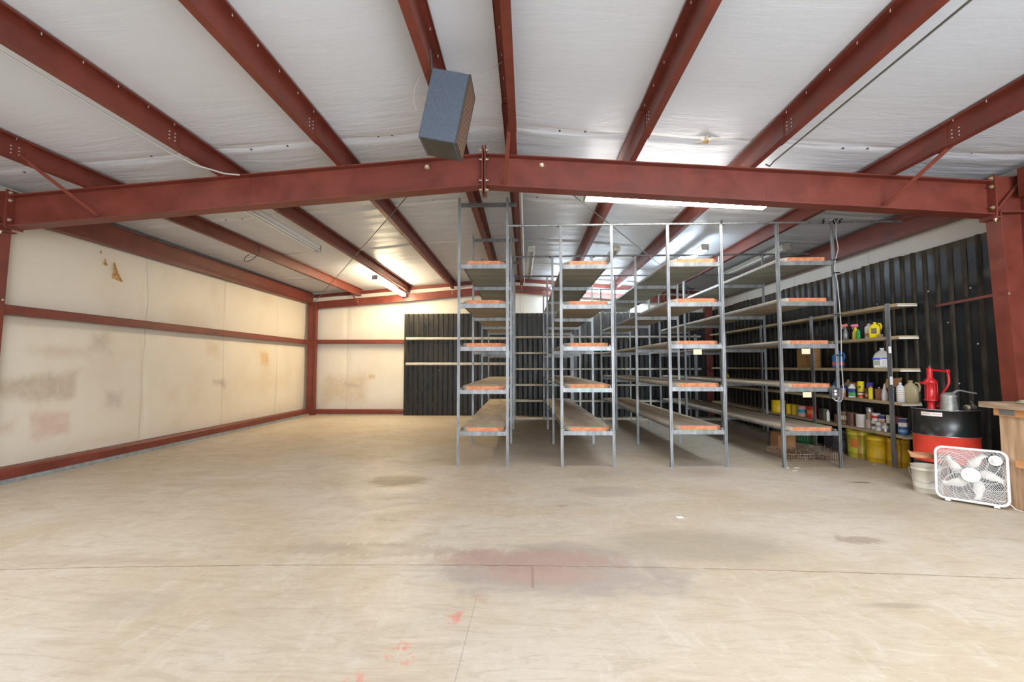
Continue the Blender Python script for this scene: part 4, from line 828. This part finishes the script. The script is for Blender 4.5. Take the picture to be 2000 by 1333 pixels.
# ------------------------------------------------------------------ box fan
root = thing('box_fan', 'white box fan leaning back on the floor at right', 'fan', (4.3815, 4.7225, .012)); ang = math.atan2(4.523-4.918, 4.568-4.185); root.rotation_euler = (R(-9), 0, ang)
W = .265; rc = .07
def rsq(w_, r_, z, n=8): return [(sx*(w_-r_)+r_*math.cos(t), z, .268+sz*(w_-r_)+r_*math.sin(t)) for sx, sz, t0 in ((1, 1, 0), (-1, 1, 90), (-1, -1, 180), (1, -1, 270)) for t in [R(t0+90*k/n) for k in range(n+1)]]
mb = MB(); rings = [rsq(W-.024, rc-.02, -.045), rsq(W-.012, rc-.01, -.055), rsq(W-.004, rc, -.05), rsq(W, rc, -.035), rsq(W, rc, .05), rsq(W-.01, rc-.01, .056), rsq(W-.02, rc-.02, .05), rsq(W-.022, rc-.02, -.03)]
n = len(rings[0]); vs = [p for r_ in rings for p in r_]; fs = []
for i in range(len(rings)):
    j = (i+1) % len(rings)
    for k in range(n): fs.append((i*n+k, i*n+(k+1) % n, j*n+(k+1) % n, j*n+k))
mb.add(vs, fs, 0, True); mb.build('frame', WPLAS, root)
def inside(x, z, m_=.022):
    w_ = W-m_; q = rc-.02; ax, az = abs(x), abs(z)
    if ax > w_ or az > w_: return False
    return not (ax > w_-q and az > w_-q and math.hypot(ax-(w_-q), az-(w_-q)) > q)
def grille(name, y, step, r_, spokes, r0=.07):
    mb = MB(); rr = r0
    while rr < .34:
        run = []; N = 96
        ins = [inside(rr*math.cos(2*math.pi*k/N), rr*math.sin(2*math.pi*k/N)) and not (y < 0 and math.hypot(rr*math.cos(2*math.pi*k/N)-.175, rr*math.sin(2*math.pi*k/N)-.165) < .05) for k in range(N)]
        yy = y-.012*(1-(rr/.3)**2)*(1 if y < 0 else -1)
        P = [(rr*math.cos(2*math.pi*k/N), yy, .268+rr*math.sin(2*math.pi*k/N)) for k in range(N)]
        if all(ins): mb.tube(P, r_, 4, closed=True, sm=False)
        else:
            k0 = next(k for k in range(N) if not ins[k]) if not all(ins) else 0
            for k in range(k0, k0+N+1):
                if ins[k % N]: run.append(P[k % N])
                else:
                    if len(run) > 1: mb.tube(run, r_, 4, sm=False)
                    run = []
        rr += step
    for s in range(spokes):
        a0 = 2*math.pi*s/spokes; run = []
        for k in range(26):
            rr = .055+.011*k; a = a0+1.35*(rr-.055)/.3-0.3; x_, z_ = rr*math.cos(a), rr*math.sin(a)
            if not inside(x_, z_, .018): break
            if y < 0 and math.hypot(x_-.175, z_-.165) < .05: break
            run.append((x_, y-(.012*(1-(rr/.3)**2))*(1 if y < 0 else -1), .268+z_))
        if len(run) > 1: mb.tube(run, r_*1.1, 4, sm=False)
    mb.build(name, WPLAS, root)
grille('front_grille', -.040, .0098, .00155, 12, .08); grille('rear_grille', .045, .021, .0015, 10)
m_ = MB(); m_.lathe([(0, 0), (.070, 0), (.074, .004), (.066, .012), (.03, .016), (0, .016)], n=36); hb = m_.build('hub_cap', WPLAS, root); hb.location = (0, -.044, .268); hb.rotation_euler = (R(90), 0, 0)
m_ = MB(); m_.box(-.030, -.022, -.004, .004, .0158, .0168); mk = m_.build('logo_mark', NAVY, root)
m_ = MB(); [m_.box(-.017+k*.0062, -.0130+k*.0062, -.0016, .0022, .0158, .0168) for k in range(7)]; o = m_.build('logo_text', C_('greytext', (.4, .4, .42)), root); o.location = (0, -.0775, .268)
for ch in (mk, o): ch.location = (0, -.0445, .268); ch.rotation_euler = (R(90), 0, 0)
m_ = MB(); m_.lathe([(0, 0), (.048, 0), (.05, .006), (.044, .010), (.026, .011), (.022, .026), (0, .028)], n=32); kb = m_.build('speed_knob', WPLAS, root); kb.location = (.175, -.048, .433); kb.rotation_euler = (R(90), 0, 0)
m_ = MB(); m_.lathe([(0, -.02), (.045, -.02), (.045, .02), (0, .02)], n=24); mm_ = m_.build('motor', WPLAS, root); mm_.location = (0, .0, .268); mm_.rotation_euler = (R(90), 0, 0)
for k in range(5):
    mb = MB(); vs = []; N = 9; a0 = R(95+72*k)
    for i in range(N):
        t = i/(N-1); rr = .035+.20*t; sweep = -.55*t; wd = .2+.58*math.sin(math.pi*min(1, t*1.15+.12))*.75; 
        for e in (-1, 1):
            a = a0+sweep+e*wd*.62; 
            for d in (-.0012, .0012): vs.append((rr*math.cos(a), e*.018+d, .268+rr*math.sin(a)))
    fs = []
    for i in range(N-1): b = i*4; fs += [(b, b+2, b+6, b+4), (b+1, b+5, b+7, b+3), (b, b+4, b+5, b+1), (b+2, b+3, b+7, b+6)]
    fs += [(0, 1, 3, 2), (b+4, b+6, b+7, b+5)]
    mb.add(vs, fs, 0, True); mb.build('blade', C_('blade', (.80, .77, .70)), root)
for x_ in (-.17, .17): MB().box(x_-.02, x_+.02, -.045, .045, -.010, .012).build('foot', WPLAS, root)
fanM = Matrix.Translation(root.location) @ root.rotation_euler.to_matrix().to_4x4()
o = MB().tube([(4.57, 4.56, .06), (4.60, 4.53, .010), (4.61, 4.44, .005), (4.60, 4.3, .005), (4.605, 4.15, .005)], .0045, 6).build('power_cord', WPLAS, root); o.matrix_parent_inverse = fanM.inverted()

# ------------------------------------------------------------------ workbench
root = thing('workbench', 'rough timber workbench cut off at the right edge', 'workbench', (0, 0, 0))
MB().box(4.57, 5.05, 2.9, 4.80, .95, 1.005).build('bench_top', PINET, root)
MB().box(4.615, 4.65, 2.95, 4.70, .878, .949).build('apron', PINE2, root)
MB().box(4.652, 5.0, 4.66, 4.70, .878, .949).build('apron', PINE2, root)
MB().box(4.632, 4.672, 4.36, 4.665, 0, .877).build('leg', PINE, root)
MB().box(4.607, 4.66, 3.0, 3.12, 0, .874).build('leg', PINE, root); MB().box(4.9, 4.99, 4.5, 4.6, 0, .874).build('leg', PINE, root)
m_ = MB(); m_.box(4.610, 4.6145, 4.50, 4.64, .888, .942); [m_.cyl((4.611, y_, .928), (4.606, y_, .928), .006, 8) for y_ in (4.52, 4.62)]; m_.build('corner_bracket', mat('bracket_steel', (.35, .38, .38), .35, .6), root)
MB().box(4.592, 4.631, 4.1, 4.50, .41, .475).build('side_block', PINE2, root)
tag(MB().cyl((4.55, 4.31, .60), (4.47, 4.33, .545), .008, 8).build('latch_pin', RUST), 'rusty pin resting on the block of the workbench leg', 'pin') if False else None
root = thing('wire_coil', 'flat coil of pale green cord lying on the workbench', 'coil', (4.74, 4.5, 1.0055)); mb = MB()
for k in range(4): mb.tube([(.07*(1-k*.12)*math.cos(a), .09*(1-k*.12)*math.sin(a), .008+.006*k) for a in [2*math.pi*q/24 for q in range(24)]], .006, 6, closed=True)
mb.build('coil', C_('coilgreen', (.36, .34, .22)), root)

# ------------------------------------------------------------------ hanging speaker
sc = .885; c0 = Vector((0, 0, 1.37))
org = c0+(Vector((-.813, 3.785, 3.955))-c0)*sc; U_ = Vector((.981, .009, -.196)); V_ = Vector((-.196, .006, -.981)); W_ = Vector((-.008, 1, .007)); W_ = (W_-U_*W_.dot(U_)).normalized(); V_ = U_.cross(W_)*1; 
if V_.z > 0: V_ = -V_
sw, sl, sd = .338*sc, .62*sc, .363*sc
root = thing('loudspeaker', 'blue-grey cabinet loudspeaker hanging tilted from a roof purlin', 'speaker', org)
Mx = Matrix((U_, W_, -V_)).transposed(); root.rotation_euler = Mx.to_euler()   # local x = width, y = depth, z up; box spans z -sl..0
m = mat('cabinet_blue', (.055, .07, .095), .55); g = G(m); n_ = g.noise(90, 3, .6, (1, 1, .3)); g.col(g.mix(g.ramp(n_, .3, .7), (.05, .065, .09), (.07, .085, .115))); g.bump(n_, .15, .002)
MB().rbox(0, sw-.012, .0, sd, -sl, 0, .004).build('cabinet', m, root)
m2 = mat('grille_cloth', (.3, .18, .12), .8); g = G(m2); x = g.sep(); wv = g.math('SINE', g.math('MULTIPLY', x[2], 2*math.pi/.024)); wv2 = g.math('SINE', g.math('MULTIPLY', x[1], 2*math.pi/.012))
g.col(g.mix(g.ramp(g.math('ADD', wv, g.math('MULTIPLY', wv2, .2)), -.5, .5), (.035, .02, .015), (.34, .20, .13)))
MB().box(sw-.012, sw, .012, sd-.012, -sl+.014, -.014).build('grille_cloth', m2, root)
m_ = MB(); m_.box(sw-.013, sw+.002, 0, .012, -sl, 0); m_.box(sw-.013, sw+.002, sd-.012, sd, -sl, 0); m_.box(sw-.013, sw+.002, .012, sd-.012, -sl, -sl+.014); m_.box(sw-.013, sw+.002, .012, sd-.012, -.014, 0); m_.build('front_trim', C_('trimbrown', (.05, .04, .03)), root)
MB().box(.02, sw-.035, .012, sd-.012, -sl-.003, -sl-.0005).build('bottom_panel', m_noisy('olive_panel', (.035, .033, .024), (.06, .055, .04), .7), root)
spM = Matrix.Translation(org) @ Mx.to_4x4()
for y_ in (3.40, 3.60):
    m_ = MB(); m_.hexa([(-.735, y_, 3.60), (-.729, y_, 3.60), (-.735, y_+.03, 3.60), (-.729, y_+.03, 3.60), (-.752, y_, 3.84), (-.746, y_, 3.84), (-.752, y_+.03, 3.84), (-.746, y_+.03, 3.84)]); m_.build('hanger_strap', GALVD, root).matrix_parent_inverse = spM.inverted()
tag(MB().box(-.775, -.745, 3.42, 3.46, 3.62, 3.695).build('hanger', GALVD), 'small metal hanger between speaker and purlin', 'bracket') if False else None
def wire(P, r_, mt, name, label, cat): return tag(MB().tube(P, r_, 6).build(name, mt), label, cat)
GC = C_('greywire', (.35, .33, .30))
wire([(-.70, 3.60, 3.78), (-.60, 3.60, 3.80), (-.50, 3.60, 3.77), (-.42, 3.60, 3.75), (-.33, 3.60, 3.765), (-.26, 3.60, 3.82), (-.20, 3.60, 3.86)], .0022, GC, 'speaker_wire', 'thin grey speaker wire sagging between two ridge purlins', 'wire')
wire([(-.83, 3.38, 3.60), (-.86, 3.36, 3.5), (-.865, 3.35, 3.40), (-.84, 3.35, 3.32)], .0022, GC, 'speaker_wire', 'short grey wire loop hanging left of the loudspeaker', 'wire')
# conduits
wire([(2.585, -1.5, 3.49), (2.58, 2.6, 3.49), (2.56, 4.70, 3.485), (2.55, 4.76, 3.46), (2.53, 4.80, 3.50)], .008, C_('darkrod', (.12, .12, .10)), 'conduit', 'thin grey rod with a hooked end along a right purlin', 'conduit')
wire([(-3.56, -1.5, 3.505), (-3.56, 2.6, 3.50), (-3.55, 4.3, 3.495), (-3.45, 4.5, 3.46), (-3.3, 4.75, 3.47), (-3.2, 4.86, 3.50)], .009, C_('palegrey', (.5, .5, .47)), 'conduit', 'pale conduit along a left purlin ending in a loose loop', 'conduit')
wire([(-.075, 5.1, 3.72), (-.075, 12.5, 3.65)], .014, WHITE, 'conduit', 'straight white conduit along the purlin right of the ridge', 'conduit')
wire([(-4.86, 8.0, 3.55), (-4.87, 8.02, 3.42), (-5.0, 8.05, 3.32), (-5.12, 8.08, 3.28), (-5.2, 8.1, 3.3), (-5.17, 8.1, 3.38), (-5.08, 8.08, 3.42)], .006, BLACKP, 'loose_wire', 'loose black wire loop dangling from a left purlin', 'wire')
